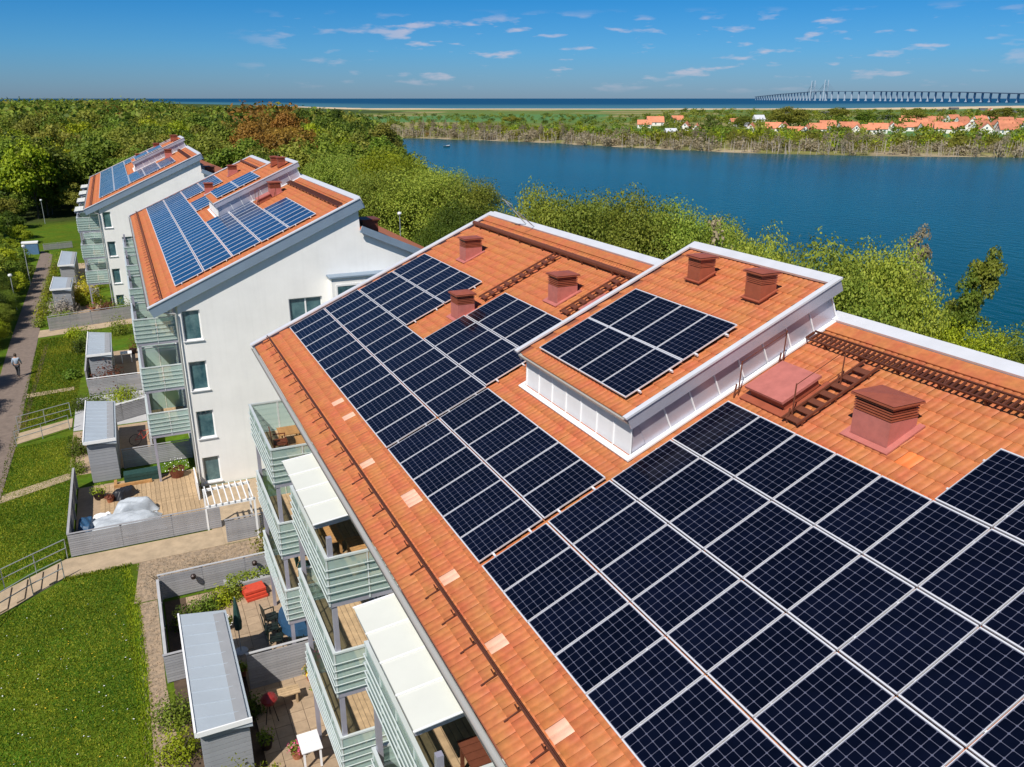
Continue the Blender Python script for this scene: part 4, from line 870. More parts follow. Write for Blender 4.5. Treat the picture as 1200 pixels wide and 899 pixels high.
# things on the balconies of the near building (deck level of the top floor)
def btop(z): return B1['ez']+z+.235
ztA = btop(LVA[0]); zt = btop(LV1[0]); zm = btop(LV1[2])
def by(v): return v-15.9
X1 = B1['ex']
table('square wooden table on the open top balcony farthest along the near building', X1+.25, by(30.9), .75, .8, .5, 'wood', z=ztA); table('second wooden table on the same open top balcony', X1+.75, by(29.6), .9, 1.3, .5, 'wood', z=ztA)
chair('dark chair on the open top balcony beside the wooden tables', X1-.2, by(30.1), 1.5, 'rust', z=ztA)
table('wooden table under the first frosted canopy', X1+.45, by(21.3), .9, 1.2, .6, 'wood', z=zt); table('wooden bench under the first frosted canopy', X1-.2, by(22.8), .45, 1.3, .42, 'wood', z=zt)
table('small black folding table under the second frosted canopy', X1+.35, by(13.6), .7, .7, .68, 'rust', z=zt)
pot('potted plant with red flowers under the second frosted canopy', X1-.35, by(13.3), .14, .25, 'terracotta', 'magenta', z=zt, seed=21, ph=.3)
chair('folded wooden chair on the lower balcony of the second stack', X1+.7, by(21.2), .6, 'wood', z=zm)
chair('green chair on the lowest balcony of the far stack', X1+.3, by(30.5), 1.2, 'green', z=btop(LVA[2]))
z2 = lambda k: B2['ez']+LV2[k]+.235; X2, Y2 = B2['ex'], B2['yn']
table('orange wooden cabinet on the second-level balcony of the middle building', X2+.1, Y2+2.0, .9, .5, .85, 'wood', z=z2(1)); chair('dark lounge chair on the top balcony of the middle building', X2+.0, Y2+2.2, 1.2, 'dark', z=z2(0)); table('low terracotta box on the top balcony of the middle building', X2+.9, Y2+2.1, .4, .4, .5, 'wood', z=z2(0))
pot('pot with yellow flowers on the lowest balcony of the middle building', X2+.1, Y2+1.9, .3, .3, 'terracotta', 'yellow', z=z2(2), seed=22)
pot('dark red plant box on the lowest balcony of the middle building', X2+.7, Y2+1.8, .3, .2, 'rust', 'magenta', z=z2(2), seed=23, ph=.25)
# bicycle leaning under the middle building
def bike(label, x, y, rz):
    t = thing('bicycle', label, 'bicycle', (x, y, G+.03), rz)
    for sx in (-.52, .52):
        w_ = MB(); n = 16
        for i in range(n):
            a, b_ = 2*math.pi*i/n, 2*math.pi*(i+1)/n; w_.tube((sx+.33*math.cos(a), 0, .34+.33*math.sin(a)), (sx+.33*math.cos(b_), 0, .34+.33*math.sin(b_)), .018, n=4, cap=False)
        for i in range(8): a = 2*math.pi*i/8; w_.tube((sx, 0, .34), (sx+.32*math.cos(a), 0, .34+.32*math.sin(a)), .004, n=3, cap=False)
        w_.obj('wheel', M['dark'], t)
    MB().tube((-.52, 0, .34), (-.05, 0, .34), .016).tube((-.05, 0, .34), (-.2, 0, .82), .018).tube((-.2, 0, .78), (.38, 0, .82), .018).tube((-.05, 0, .34), (.38, 0, .78), .018).tube((.36, 0, .9), (.52, 0, .34), .016).tube((-.52, 0, .34), (-.19, 0, .74), .012).obj('bicycle_frame', M['red'], t)
    MB().box(-.32, -.08, -.07, .07, .84, .89).obj('saddle', M['dark'], t); MB().tube((.36, -.28, .98), (.36, .28, .98), .014).tube((.36, 0, .88), (.36, 0, .98), .014).obj('handlebar', M['dark'], t)
bike('dark bicycle parked by the grey fence under the middle building', -6.1, 36.3, .2)

# ------------------------------------------------------------------ the walker
def skinned(name, J, E_, Rr, m, parent, sub=1):
    me = bpy.data.meshes.new(name); me.from_pydata(J, E_, []); o = bpy.data.objects.new(name, me); col.objects.link(o)
    md = o.modifiers.new('skin', 'SKIN'); md.use_smooth_shade = True
    for i, r in enumerate(Rr): me.skin_vertices[0].data[i].radius = (r, r)
    me.skin_vertices[0].data[0].use_root = True; s_ = o.modifiers.new('sub', 'SUBSURF'); s_.levels = sub; s_.render_levels = sub
    bpy.context.view_layer.update(); ev = bpy.data.meshes.new_from_object(o.evaluated_get(bpy.context.evaluated_depsgraph_get())); o.modifiers.clear(); o.data = ev; ev.materials.clear(); ev.materials.append(m); o.parent = parent; return o
pw = thing('person', 'person in a pale blue jacket and dark trousers walking away on the footpath', 'person', (-13.9, 53.4, G+.02), -.15)
J = [(0, 0, .92), (0, 0, 1.12), (0, .02, 1.38), (0, .02, 1.50), (0, .04, 1.60), (0, .04, 1.70), (-.18, .01, 1.40), (-.25, -.06, 1.14), (-.25, .04, .90), (.18, .01, 1.40), (.25, .08, 1.14), (.25, .22, .95), (-.09, 0, .86), (-.10, .16, .48), (-.10, .10, .07), (-.10, .24, .04), (.09, 0, .86), (.10, -.10, .47), (.10, -.30, .12), (.10, -.20, .03),
     (-.25, .07, .82), (.25, .28, .88)]
E_ = [(0, 1), (1, 2), (2, 3), (3, 4), (4, 5), (2, 6), (6, 7), (7, 8), (2, 9), (9, 10), (10, 11), (0, 12), (12, 13), (13, 14), (14, 15), (0, 16), (16, 17), (17, 18), (18, 19), (8, 20), (11, 21)]
Rr = [.13, .13, .15, .055, .095, .07, .06, .045, .035, .06, .045, .035, .09, .06, .04, .035, .09, .06, .04, .035, .03, .03]
skinned('body', J, E_, Rr, M['skin'], pw)
skinned('jacket', [J[0], J[1], J[2], J[6], J[7], J[8], J[9], J[10], J[11]], [(0, 1), (1, 2), (2, 3), (3, 4), (4, 5), (2, 6), (6, 7), (7, 8)], [.16, .155, .17, .08, .06, .05, .08, .06, .05], M['jacket'], pw)
skinned('trousers', [(0, 0, .94), J[12], J[13], J[14], J[16], J[17], J[18]], [(0, 1), (1, 2), (2, 3), (0, 4), (4, 5), (5, 6)], [.145, .105, .075, .055, .105, .075, .055], M['trousers'], pw)
MB().lathe([(.03, 1.56), (.10, 1.60), (.11, 1.68), (.07, 1.77), (0, 1.79)], (0, .0, 0), 10).obj('hair', M['hair'], pw)

# ------------------------------------------------------------------ trees
def crown_mesh(seed, blobs=46, per=95, leaf=.062, kind='round'):
    rg = np.random.default_rng(seed); Cn = []; Nn = []; Sz = []
    for i in range(blobs):
        d = rg.normal(size=3); d /= np.linalg.norm(d); d[2] = d[2]*.9+.12
        if kind == 'round': p = d*rg.uniform(.45, .82); r = rg.uniform(.20, .36)
        elif kind == 'open': p = d*rg.uniform(.35, .95); r = rg.uniform(.11, .24)
        elif kind == 'tall': p = d*[.62, .62, 1]*rg.uniform(.3, .9); r = rg.uniform(.15, .28)
        elif kind == 'lean': t = rg.uniform(-1, 1); p = np.array([t*.55+rg.normal()*.12, rg.normal()*.15, t*.9+rg.normal()*.08]); r = rg.uniform(.12, .22)*(1.15-.4*t)
        v = rg.normal(size=(per, 3)); v /= np.linalg.norm(v, axis=1)[:, None]; v[:, 2] = np.where(v[:, 2] < -.3, -v[:, 2], v[:, 2])
        Cn.append(p+v*r*rg.uniform(.55, 1.08, (per, 1))*[1, 1, .85]); Nn.append(v+[0, 0, .25]); Sz.append(rg.uniform(.6, 1.35, per)*leaf)
    V, F = quads(np.concatenate(Cn), np.concatenate(Nn), np.concatenate(Sz), rg); return npmesh('crown', V, F, LF['green'])
def trunk_mesh(seed, limbs=9):
    rg = random.Random(seed); m = MB(); p = Vector((0, 0, 0)); k = 5; pts = [p]
    for i in range(k): p = p+Vector((rg.uniform(-.05, .05), rg.uniform(-.05, .05), .18)); pts.append(p)
    for i in range(k): m.tube(pts[i], pts[i+1], .045*(1-i/(k+1)), .045*(1-(i+1)/(k+1)), 7, cap=False)
    for i in range(limbs):
        a = rg.uniform(0, 6.28); b_ = pts[rg.randint(2, 5)]; e_ = b_+Vector((math.cos(a)*rg.uniform(.15, .34), math.sin(a)*rg.uniform(.15, .34), rg.uniform(.05, .30))); mid = (b_+e_)/2+Vector((0, 0, -.02)); m.tube(b_, mid, .018, .012, 5, cap=False).tube(mid, e_, .012, .004, 5, cap=False)
    return m.mesh('trunk', M['bark'])
CR = {k: [crown_mesh(100*i+s, bl, pe, lf, k) for s in range(v)] for i, (k, v, bl, pe, lf) in enumerate((('round', 4, 52, 110, .058), ('open', 3, 44, 42, .060), ('tall', 2, 40, 70, .058), ('lean', 2, 60, 200, .030)))}
FINE = [crown_mesh(900+s, 170, 380, .020, 'round') for s in range(3)]
for f_ in FINE: pass
TR = [trunk_mesh(s) for s in range(4)]; TRP = [t.copy() for t in TR]
for t in TRP: t.materials[0] = M['palebark']
ntree = 0
def tree(name, label, x, y, top, r, leaf='green', kind='round', low=.28, group=None, fine=False, pale=False, rz=None, lean=None, cat='tree'):
    """top = height of the crown top above the world origin; low = share of the height left clear under the crown"""
    global ntree; ntree += 1; z = gz(x, y)-.05; H = top-z; t = thing(name, label, cat, (x, y, z), random.uniform(0, 6.28) if rz is None else rz, group)
    tr = link('trunk', (TRP if pale else TR)[ntree % 4], t); tr.scale = (max(r*.8, H*.2), max(r*.8, H*.2), H*.72)
    ms = FINE if fine else CR[kind]; c = link('crown', ms[ntree % len(ms)], t); ch = H*(1-low)/2; c.location = (0, 0, H-ch); c.scale = (r*1.16, r*1.16, ch*1.1)
    c.material_slots[0].link = 'OBJECT'; c.material_slots[0].material = LF[leaf]; return t
def at(px, depth):     # ground direction of a bearing measured in the photograph
    d = FW*958.6+RT*(px-600)-UP*(115.3-449.5); d = d/(d@FW); p = CAM+d*depth; return float(p[0]), float(p[1])
# big trees between the buildings and the lake
for (x, y, top, r, lf, kd, lb) in [
    (22.9, 70.4, 1.3, 4.9, 'green', 'round', 'broad green tree crown behind the middle building, tallest of its clump by the lake'),
    (27.6, 67.5, .2, 3.9, 'green', 'round', 'rounded green tree at the water side of the clump right of the middle building'),
    (25.4, 64.2, -1.4, 3.6, 'dark', 'round', 'darker green tree low in the clump right of the middle building'),
    (18.7, 73.0, 1.2, 3.8, 'olive', 'round', 'olive green tree just right of the tall lamp behind the middle building'),
    (19.6, 92.5, 1.3, 5.0, 'green', 'round', 'green tree behind the clump, above the middle building ridge'),
    (25.4, 88.2, 2.3, 4.8, 'lime', 'round', 'light green tree at the left of the lake bay above the clump'),
    (30.5, 84.0, -.2, 3.6, 'green', 'round', 'green tree at the water edge behind the clump'),
    (21.5, 60.0, -3.0, 3.0, 'dark', 'round', 'dark shrubby tree below the clump next to the near roof gable'),
    (21.4, 39.9, 1.9, 2.3, 'olive', 'round', 'olive tree directly behind the roof aerial, leftmost behind the near roof'),
    (24.3, 38.0, 1.3, 2.7, 'green', 'round', 'green tree right of the aerial behind the near roof ridge'),
    (27.2, 37.0, 1.15, 2.9, 'green', 'round', 'rounded green tree in the row behind the near roof, third from the left'),
    (30.3, 35.0, .75, 2.8, 'olive', 'round', 'rounded olive-green tree in the row behind the near roof, fourth from the left'),
    (32.9, 33.4, .35, 2.1, 'grey', 'open', 'sparse pale birch just left of the raised roof top'),
    (22.9, 18.6, 1.0, 1.9, 'green', 'round', 'green shrub tree peeping over the top edge of the raised roof'),
    (25.9, 16.6, 1.2, 2.7, 'green', 'round', 'large green tree right of the raised roof, before the lake'),
    (28.4, 15.2, 1.0, 1.9, 'green', 'round', 'green tree on the lake side of the large tree right of the raised roof'),
    (24.6, 14.0, -.5, 1.9, 'green', 'round', 'lower tree tucked behind the corner of the raised roof')]:
    tree('leafy_tree', lb, x, y, top+(.95 if x > 20 and y < 45 and kd == 'round' else .5), r*(1.5 if x > 20 and y < 45 and kd == 'round' else 1.1), {'green': 'canopy', 'olive': 'canopy'}.get(lf, lf), kd, fine=kd == 'round', low=.0)
for lb, x, y, top, r in [('rounded green tree between the aerial and the lake, behind the front row', 27.5, 42.5, .9, 3.6), ('full green tree at the lake side of the row, second of the back row', 31.0, 40.0, .6, 3.6), ('full green tree filling the back row before the raised roof', 34.5, 37.0, .1, 3.4), ('small green tree filling the gap left of the raised roof top', 29.5, 31.5, -1.2, 2.6), ('green tree above the raised roof back edge, lake side', 29.0, 25.0, -.6, 3.0), ('green tree on the shore between birch and large tree', 27.5, 21.5, .2, 2.8)]:
    tree('leafy_tree', lb, x, y, top, r*1.15, 'canopy', 'round', fine=True, low=.0)
tree('willow_tree', 'thin leaning tree with bare brown tip above the large tree right of the raised roof', 33.2, 18.6, 1.3, 2.0, 'grey', 'lean', low=.3, rz=-.4)
tree('willow_tree', 'leaning willow with feathery brown branches reaching over the lake at right', 36.4, 17.4, .2, 2.4, 'canopy', 'lean', low=.2, rz=-.5)
tree('willow_tree', 'second leaning willow close behind the feathery one at right', 34.8, 16.4, -.9, 2.2, 'green', 'lean', low=.2, rz=-.3)
for i, (px, dp, top, r, lf, lb) in enumerate([(1090, 38, -2.4, 1.6, 'lime', 'lime green shrub behind the right ridge, next to the leaning willow'), (1060, 36, -1.6, 1.4, 'green', 'green shrub right below the large tree'), (1125, 40, -3.3, 1.7, 'green', 'green shrub behind the ridge, below the willow'), (1155, 36, -2.8, 1.6, 'lime', 'yellow-green shrub behind the far right ridge'),
        (1192, 36, -2.3, 1.8, 'lime', 'bright lime shrub at the right edge of the photo behind the ridge'), (1235, 36, -2.6, 2.0, 'green', 'green shrub just beyond the right edge behind the ridge'), (1110, 32, -2.2, 1.3, 'lime', 'small lime bush nearest behind the right ridge flashing'), (1170, 31, -2.6, 1.3, 'green', 'small green bush behind the right ridge flashing'),
        (1280, 34, -2.5, 2.0, 'green', 'green bush outside the right edge near the lake'), (845, 57, -1.1, 1.9, 'lime', 'pale green bush between the tree row and the raised roof top'), (900, 52, -1.0, 1.9, 'green', 'green bush above the top edge of the raised roof, left of the large tree')]):
    x, y = at(px, dp); tree('shrub', lb, x, y, top+.5, r*1.5, lf, 'round', low=.0, fine=True, cat='shrub')
# hedge bushes left of the footpath
k = 0
for (x, y, top, r, lf) in [(-17.6, 62, -8.3, 1.5, 'green'), (-18.2, 66, -7.3, 2.0, 'green'), (-17.8, 70.5, -7.0, 1.9, 'dark'), (-18.6, 75, -6.4, 2.3, 'green'), (-17.6, 80, -7.2, 1.6, 'dark'), (-19.4, 84, -5.8, 2.5, 'green'), (-17.3, 87, -7.4, 1.5, 'green'), (-18.5, 92, -6.6, 2.2, 'lime'), (-17.2, 96.5, -7.6, 1.4, 'green'),
        (-19.8, 99, -6.5, 2.2, 'green'), (-18.7, 104, -7.5, 1.9, 'lime'), (-21.5, 91, -5.9, 2.4, 'green'), (-21.5, 107, -7.0, 2.3, 'green'), (-22.5, 80, -5.0, 3, 'green'), (-23.5, 98, -5.8, 3, 'green'), (-24, 88, -5.0, 3, 'lime'), (-21, 70, -5.5, 2.8, 'green'), (-17.0, 57.5, -8.4, 1.5, 'green'), (-16.6, 63.5, -8.2, 1.3, 'lime'), (-16.5, 68.5, -8.0, 1.3, 'green'), (-16.6, 73.5, -7.8, 1.4, 'green'), (-17.6, 51, -6.4, 2.0, 'green'), (-18.5, 45, -5.5, 2.3, 'green'), (-17.2, 38, -6.6, 1.9, 'green'), (-18.0, 31, -6.4, 2.0, 'green'), (-16.9, 26, -7.6, 1.2, 'green'), (-16.5, 83.5, -8.0, 1.2, 'lime'), (-16.4, 90, -8.0, 1.2, 'green')]:
    k += 1; hz = 'near' if y < 74 else 'middle' if y < 90 else 'far'; tree('hedge_bush', f'green bush in the {hz} part of the hedge left of the footpath', x, y, top, r, lf, 'round', low=.02, group=f'bushes in the {hz} part of the hedge left of the footpath', cat='bush', fine=(y < 82))
for i, (x, y, top, r, lf) in enumerate([(-23, 118, -5.5, 2.8, 'green'), (-20.5, 124, -6.5, 2.3, 'dark'), (-25, 128, -4.5, 3.2, 'green'), (-18.8, 119, -7.8, 1.5, 'lime'), (-22.5, 135, -5.0, 2.8, 'olive'), (-26, 143, -3.5, 3.4, 'green'), (-21, 147, -5.5, 2.5, 'green'), (-12.5, 148, -5.0, 2.6, 'olive'), (-8, 143, -5.5, 2.5, 'green'), (-16.5, 152, -4.2, 3.0, 'green')]):
    tree('lawn_tree', ['green bush at the left photo edge beyond the blue bin', 'dark bush left of the lawn beyond the hedge', 'larger green tree at the left edge of the far lawn', 'small lime bush left of the blue bin', 'olive bush on the far lawn by the left edge', 'green tree under the dark wood edge at far left', 'green bush at the back of the far lawn, left part', 'olive bush at the back of the far lawn by the farthest building', 'green bush beside the farthest building corner', 'green tree in the middle of the back edge of the far lawn'][i], x, y, top, r, lf, 'round', low=.02)
def bush(label, x, y, r, h, lf, n=900, leaf=.07, seed=0, name='shrub', stems=True, z=G):
    rg = np.random.default_rng(seed+50); t = thing(name, label, 'shrub', (x, y, z)); d = rg.normal(size=(n, 3)); d /= np.linalg.norm(d, axis=1)[:, None]; d[:, 2] = abs(d[:, 2])
    R_ = rg.uniform(.35, 1, (n, 1))*(1+.25*np.sin(d[:, :1]*9+seed)*np.cos(d[:, 1:2]*7)); c = d*R_*[r, r, h]; c[:, 2] += .05
    V, F = quads(c, d, rg.uniform(.6, 1.3, n)*leaf, rg); link('foliage', npmesh('foliage', V, F, LF[lf]), t)
    if stems:
        s_ = MB()
        for i in range(9): a = rg.uniform(0, 6.28); s_.tube((0, 0, 0), (math.cos(a)*r*.6, math.sin(a)*r*.6, h*rg.uniform(.5, .95)), .018, .004, 4)
        s_.obj('stem', M['bark'], t)
bush('yellow flowering forsythia beside the fourth shed', -10.3, 77.8, 1.9, 2.3, 'yellow', 1500, .13, 1, 'forsythia_bush'); bush('green base shrub in front of the yellow forsythia', -9.6, 76.0, 1.5, 1.3, 'lime', 900, .12, 2)
bush('white blossoming shrub in front of the forsythia', -11.8, 73.0, 1.6, 1.7, 'white', 1200, .11, 3); bush('green shrub in front of the white blossom at the fence', -11.5, 70.2, 1.2, .9, 'green', 700, .11, 4)
bush('red-brown leaved shrub in the garden between second and third shed', -7.9, 47.8, 1.3, 1.9, 'red', 1100, .09, 5); bush('yellow-green shrub below the red-brown one', -7.2, 45.2, 1.3, .9, 'lime', 1000, .08, 6); bush('dark green shrub at the left of the garden between the sheds', -8.9, 44.8, .9, .8, 'green', 600, .08, 7)
bush('clipped dark green hedge block left of the second shed', -9.6, 36.3, .8, 1.0, 'dark', 1500, .06, 8); bush('clipped green hedge block beyond the short path steps', -9.7, 44.2, .7, .9, 'dark', 1100, .06, 9); bush('low green hedge at the foot of the second shed', -9.6, 33.6, .6, .8, 'green', 900, .06, 19)
for i in range(5): bush(['leafy green shrub at the left end of the bed behind the large shed', 'dark leafy shrub second from left behind the large shed', 'leafy green shrub in the middle of the bed behind the large shed', 'bright leafy shrub right of the middle behind the large shed', 'green shrub beside the timber planter end'][i], -5.5+i*.5, 16.6+.28*i, .55, .85, ['dark', 'green', 'green', 'lime', 'green'][i], 900, .06, 20+i)
bush('yellow-green shrub at the left foot of the large shed', -6.2, 9.6, .75, .95, 'lime', 1400, .06, 30); bush('darker green shrub left of the large shed, farther of two', -6.2, 11.3, .75, 1.0, 'green', 1500, .06, 31); bush('climbing plant at the near wall of the large shed', -4.7, 7.0, .6, 1.5, 'lime', 900, .06, 32)
bush('dark leafy shrub in the shade between large shed and partition', -3.8, 10.6, .5, .7, 'dark', 600, .06, 33); bush('shrub with reddish leaves below the second patio table', -4.0, 7.4, .6, .6, 'lime', 700, .05, 34); bush('yellow-green palm-like shrub by the pergola', -1.6, 20.6, .8, 1.5, 'olive', 700, .09, 35)
bush('bare twiggy brown shrub in the gravel corner by the patio fence', -6.0, 19.8, 1.1, 1.1, 'grey', 500, .035, 36); bush('dry brown ground shrub on the gravel bed', -4.4, 20.6, 1.0, .35, 'grey', 600, .035, 37)
for i in range(12): bush('low green hedge plant along the right edge of the far footpath', -13.5, 68.5+i*2.4, .7, .9+.3*(i % 3), ['green', 'lime', 'olive'][i % 3], 350, .10, 40+i, name='hedge_plant'); 
for o in [o for o in bpy.data.objects if o.name.startswith('hedge_plant')]: o['group'] = 'hedge plants right of the far footpath'

# forest left of the lake: the nearest trees one by one, the far rest joined
rg = np.random.default_rng(21); cand = []
def ylim(px): return float(np.interp(px, [-200, 190, 215, 265, 285, 335, 370, 430, 470, 500, 560, 600], [113, 114, 120.5, 121, 115, 115, 121, 128, 168, 200, 235, 260]))
HX, HY = FW[:2]/np.linalg.norm(FW[:2]), None
grid = [(gx, gy) for gx in np.arange(-330, 170, 6.4) for gy in np.arange(95, 1100, 6.4)]
for gx, gy in grid:
    x, y = gx+rg.uniform(-2.4, 2.4), gy+rg.uniform(-2.4, 2.4); d = (np.array([x, y, 0])-CAM)@FW; dd = np.array([x, y, 0])-CAM; dep = dd@np.array([math.sin(YAW), math.cos(YAW), 0]); lat = dd@RT; px = 600+958.6*lat/(dep*math.cos(PIT)+.0)
    if px < -60 or px > 620: continue
    if lake_sd(np.array([[x, y]]))[0] < 3 or (x > 95 and y > 330 and lake_sd(np.array([[x, y]]))[0] < 8): continue
    if dep > 300 and rg.random() < .45: continue
    if -45 < x < 12 and y < 150+6*math.sin(x*.4): continue
    if x <= -45 and y < 120: continue
    if x > 12 and y < 100 and px < 430: continue
    if -12 < x < 13 and y < 122: continue
    if dep > 560 and not px < 260: continue
    want = (9+min(max(dep-90, 0)*.042, 11))*rg.uniform(.82, 1.14); z = gz(x, y); lim = CAM[2]-dep/math.cos(PIT)*0+ -(ylim(px)-115.3)/958.6*dep*1.03
    top = min(z+want, lim-rg.uniform(0, 1.6)*(1+dep/200)) if px > 170 else min(z+want, lim+rg.uniform(-3, .4))
    if top-z < 3.0: top = z+3.0+rg.uniform(0, 1)
    if top-z > 24: continue
    cand.append((dep, x, y, top, px))
cand.sort(); N1 = 235; FG = 'trees of the wood between the gardens and the lake'
for i, (dep, x, y, top, px) in enumerate(cand[:N1]):
    h = top-gz(x, y); u = rg.random(); py = 115.3-(top-CAM[2])/dep*958.6
    lf = 'green' if u < .36 else 'lime' if u < .48 else 'olive' if u < .68 else 'dark' if u < .93 else 'yellow' if u < .945 and px < 250 else 'olive'
    if 268 < px < 352 and dep > 150 and u < .85: lf = 'brown'
    if px > 450: lf = 'green' if u < .7 else 'lime'
    zone = ('in front row ' if i < 60 else 'in middle rows ' if i < 150 else 'in back rows ')+('at the left edge' if px < 90 else 'left of the farthest building' if px < 160 else 'behind the farthest building' if px < 260 else 'above the middle building' if px < 360 else 'right of the middle building roof' if px < 450 else 'by the lake shore')
    nm = dict(green='mid green', lime='light yellow-green', olive='olive', dark='dark green', yellow='yellow', brown='russet brown')[lf]; lf2 = 'lime' if lf == 'yellow' else lf
    tree('woodland_tree', f'{nm} tree in the wood, {zone}', x, y, top, min(h*.40, 5.2)*rg.uniform(.85, 1.15), lf2, 'round' if u < .7 else ('open' if u < .85 else 'tall'), low=.12, group=f'{nm} trees of the wood, {zone}')
def mass(name, pts, lf, per=150, leaf=.16, seed=3):
    rg = np.random.default_rng(seed); Cn = []; Nn = []; Sz = []
    for (x, y, z0, r, h) in pts:
        nb = 13; bd = rg.normal(size=(nb, 3)); bd /= np.linalg.norm(bd, axis=1)[:, None]; bp = bd*rg.uniform(.3, .65, (nb, 1)); bi = rg.integers(0, nb, per)
        v = rg.normal(size=(per, 3)); v /= np.linalg.norm(v, axis=1)[:, None]; p = bp[bi]+v*rg.uniform(.28, .42, (per, 1)); c = p*[r*1.1, r*1.1, h*.56]+[x, y, z0+h*.46]; Cn.append(c); Nn.append(v+[0, 0, .3]); Sz.append(rg.uniform(.6, 1.3, per)*leaf*r)
    V, F = quads(np.concatenate(Cn), np.concatenate(Nn), np.concatenate(Sz), rg); return link(name, npmesh(name, V, F, LF[lf]), kind='stuff')
rest = cand[N1:]; rg.shuffle(rest)
sp = [[], [], [], []]
for dep, x, y, top, px in rest:
    z = gz(x, y); h = top-z; k = rg.choice(4, p=[.38, .28, .33, .01])
    if 268 < px < 352 and rg.random() < .75: k = 3
    sp[k].append((x, y, z, min(h*.42, 6.2)*rg.uniform(.85, 1.2), h))
for k, lf in enumerate(('green', 'olive', 'dark', 'brown')):
    if sp[k]: mass('distant_woodland', sp[k], lf, 95, .20, 60+k)
# the far shore: bushes as a mass, pale thin trees one by one
def along(poly, n, off, rg_):
    out = []; seg = [(poly[i], poly[i+1]) for i in range(len(poly)-1)]; ln = np.array([np.linalg.norm(np.subtract(b_, a)) for a, b_ in seg]); pr = ln/ln.sum()
    for _ in range(n):
        a, b_ = seg[rg_.choice(len(seg), p=pr)]; t = rg_.random(); a = np.array(a, float); b_ = np.array(b_, float); p = a+(b_-a)*t; nn = np.array([(b_-a)[1], -(b_-a)[0]]); nn /= np.linalg.norm(nn)
        if nn@np.array([1, 1.]) < 0: nn = -nn
        out.append(p+nn*rg_.uniform(*off))
    return out
FS = [(132, 470), (170, 404), (191, 366), (199, 328), (215, 285), (232, 251), (255, 229), (281, 212), (302, 192), (360, 152)]
for lf, n, off, hh, sd in (('grey', 420, (3, 34), (2.5, 5.5), 1), ('olive', 330, (10, 90), (3, 6.5), 2), ('lime', 190, (14, 110), (3, 6.5), 3), ('green', 200, (18, 130), (3, 7), 4), ('green', 60, (30, 130), (3, 6), 5)):
    g2 = np.random.default_rng(80+sd); pts = []
    for p in along(FS, n, off, g2):
        if lake_sd(p[None])[0] < 3: continue
        h = g2.uniform(*hh); pts.append((p[0], p[1], gz(*p), h*g2.uniform(.5, .85), h))
    mass('shore_bushes', pts, lf, 110, .17, 90+sd)
g2 = np.random.default_rng(33); pts = []
for p in along(FS, 70, (5, 30), g2):
    if lake_sd(p[None])[0] < 4: continue
    bpx = 600+958.6*((np.array([*p, 0])-CAM)@RT)/((np.array([*p, 0])-CAM)@FW); bz = 'left third of the far shore' if bpx < 680 else 'far shore in the middle of the photo' if bpx < 900 else 'far shore below the village at right'
    tree('birch_tree', f'pale bare birch standing on the {bz}', float(p[0]), float(p[1]), gz(*p)+g2.uniform(6, 9.5), 1.5, 'grey' if g2.random() < .7 else 'olive', 'open', low=.35, pale=True, group=f'pale birches, {bz}')
g2 = np.random.default_rng(55); st = MB()
for p in along(FS, 420, (2, 18), g2):
    if lake_sd(p[None])[0] < 2: continue
    z = gz(*p); h = g2.uniform(2.5, 6.0); st.tube((p[0], p[1], z-.2), (p[0]+g2.normal()*.5, p[1]+g2.normal()*.5, z+h), .12, .05, 4, cap=False)
st.obj('shore_trunks', M['palebark'], None, kind='stuff')
for lf, n, sd in (('olive', 420, 1), ('green', 520, 2), ('dark', 200, 3), ('lime', 240, 4)):
    g2 = np.random.default_rng(130+sd); pts = []
    for _ in range(n):
        px = g2.uniform(430, 1260); dp = g2.uniform(430, 1000) if px < 760 else g2.uniform(380, 1300); x, y = at(px, dp); hh = g2.uniform(3, 7.5) if px > 760 else g2.uniform(2, 5)
        if px < 800 and g2.random() < .35: continue
        if lake_sd(np.array([[x, y]]))[0] < 25: continue
        pts.append((x, y, gz(x, y), hh*g2.uniform(.6, 1.0), hh))
    mass('distant_bushes', pts, lf, 80, .2, 140+sd)
for px, dp, top, r, lf, lb in [(925, 560, 3.0, 14, 'olive', 'large round yellow-green tree above the village roofs, left of the bridge pylons'), (873, 520, -1.5, 6, 'green', 'green tree left of the large round village tree'), (1075, 620, 1.5, 9, 'olive', 'tall yellow-green tree in the middle of the village'), (1175, 700, 1.5, 12, 'olive', 'yellow-green tree at the right end of the village'), (1018, 650, -1, 9, 'green', 'dark green round tree above the village centre'), (985, 800, 0, 10, 'olive', 'tree behind the village below the bridge'), (600, 700, -6, 8, 'olive', 'lone bush tree in the meadow across the lake')]:
    x, y = at(px, dp); tree('village_tree', lb, x, y, top, r, lf, 'round', low=.05)

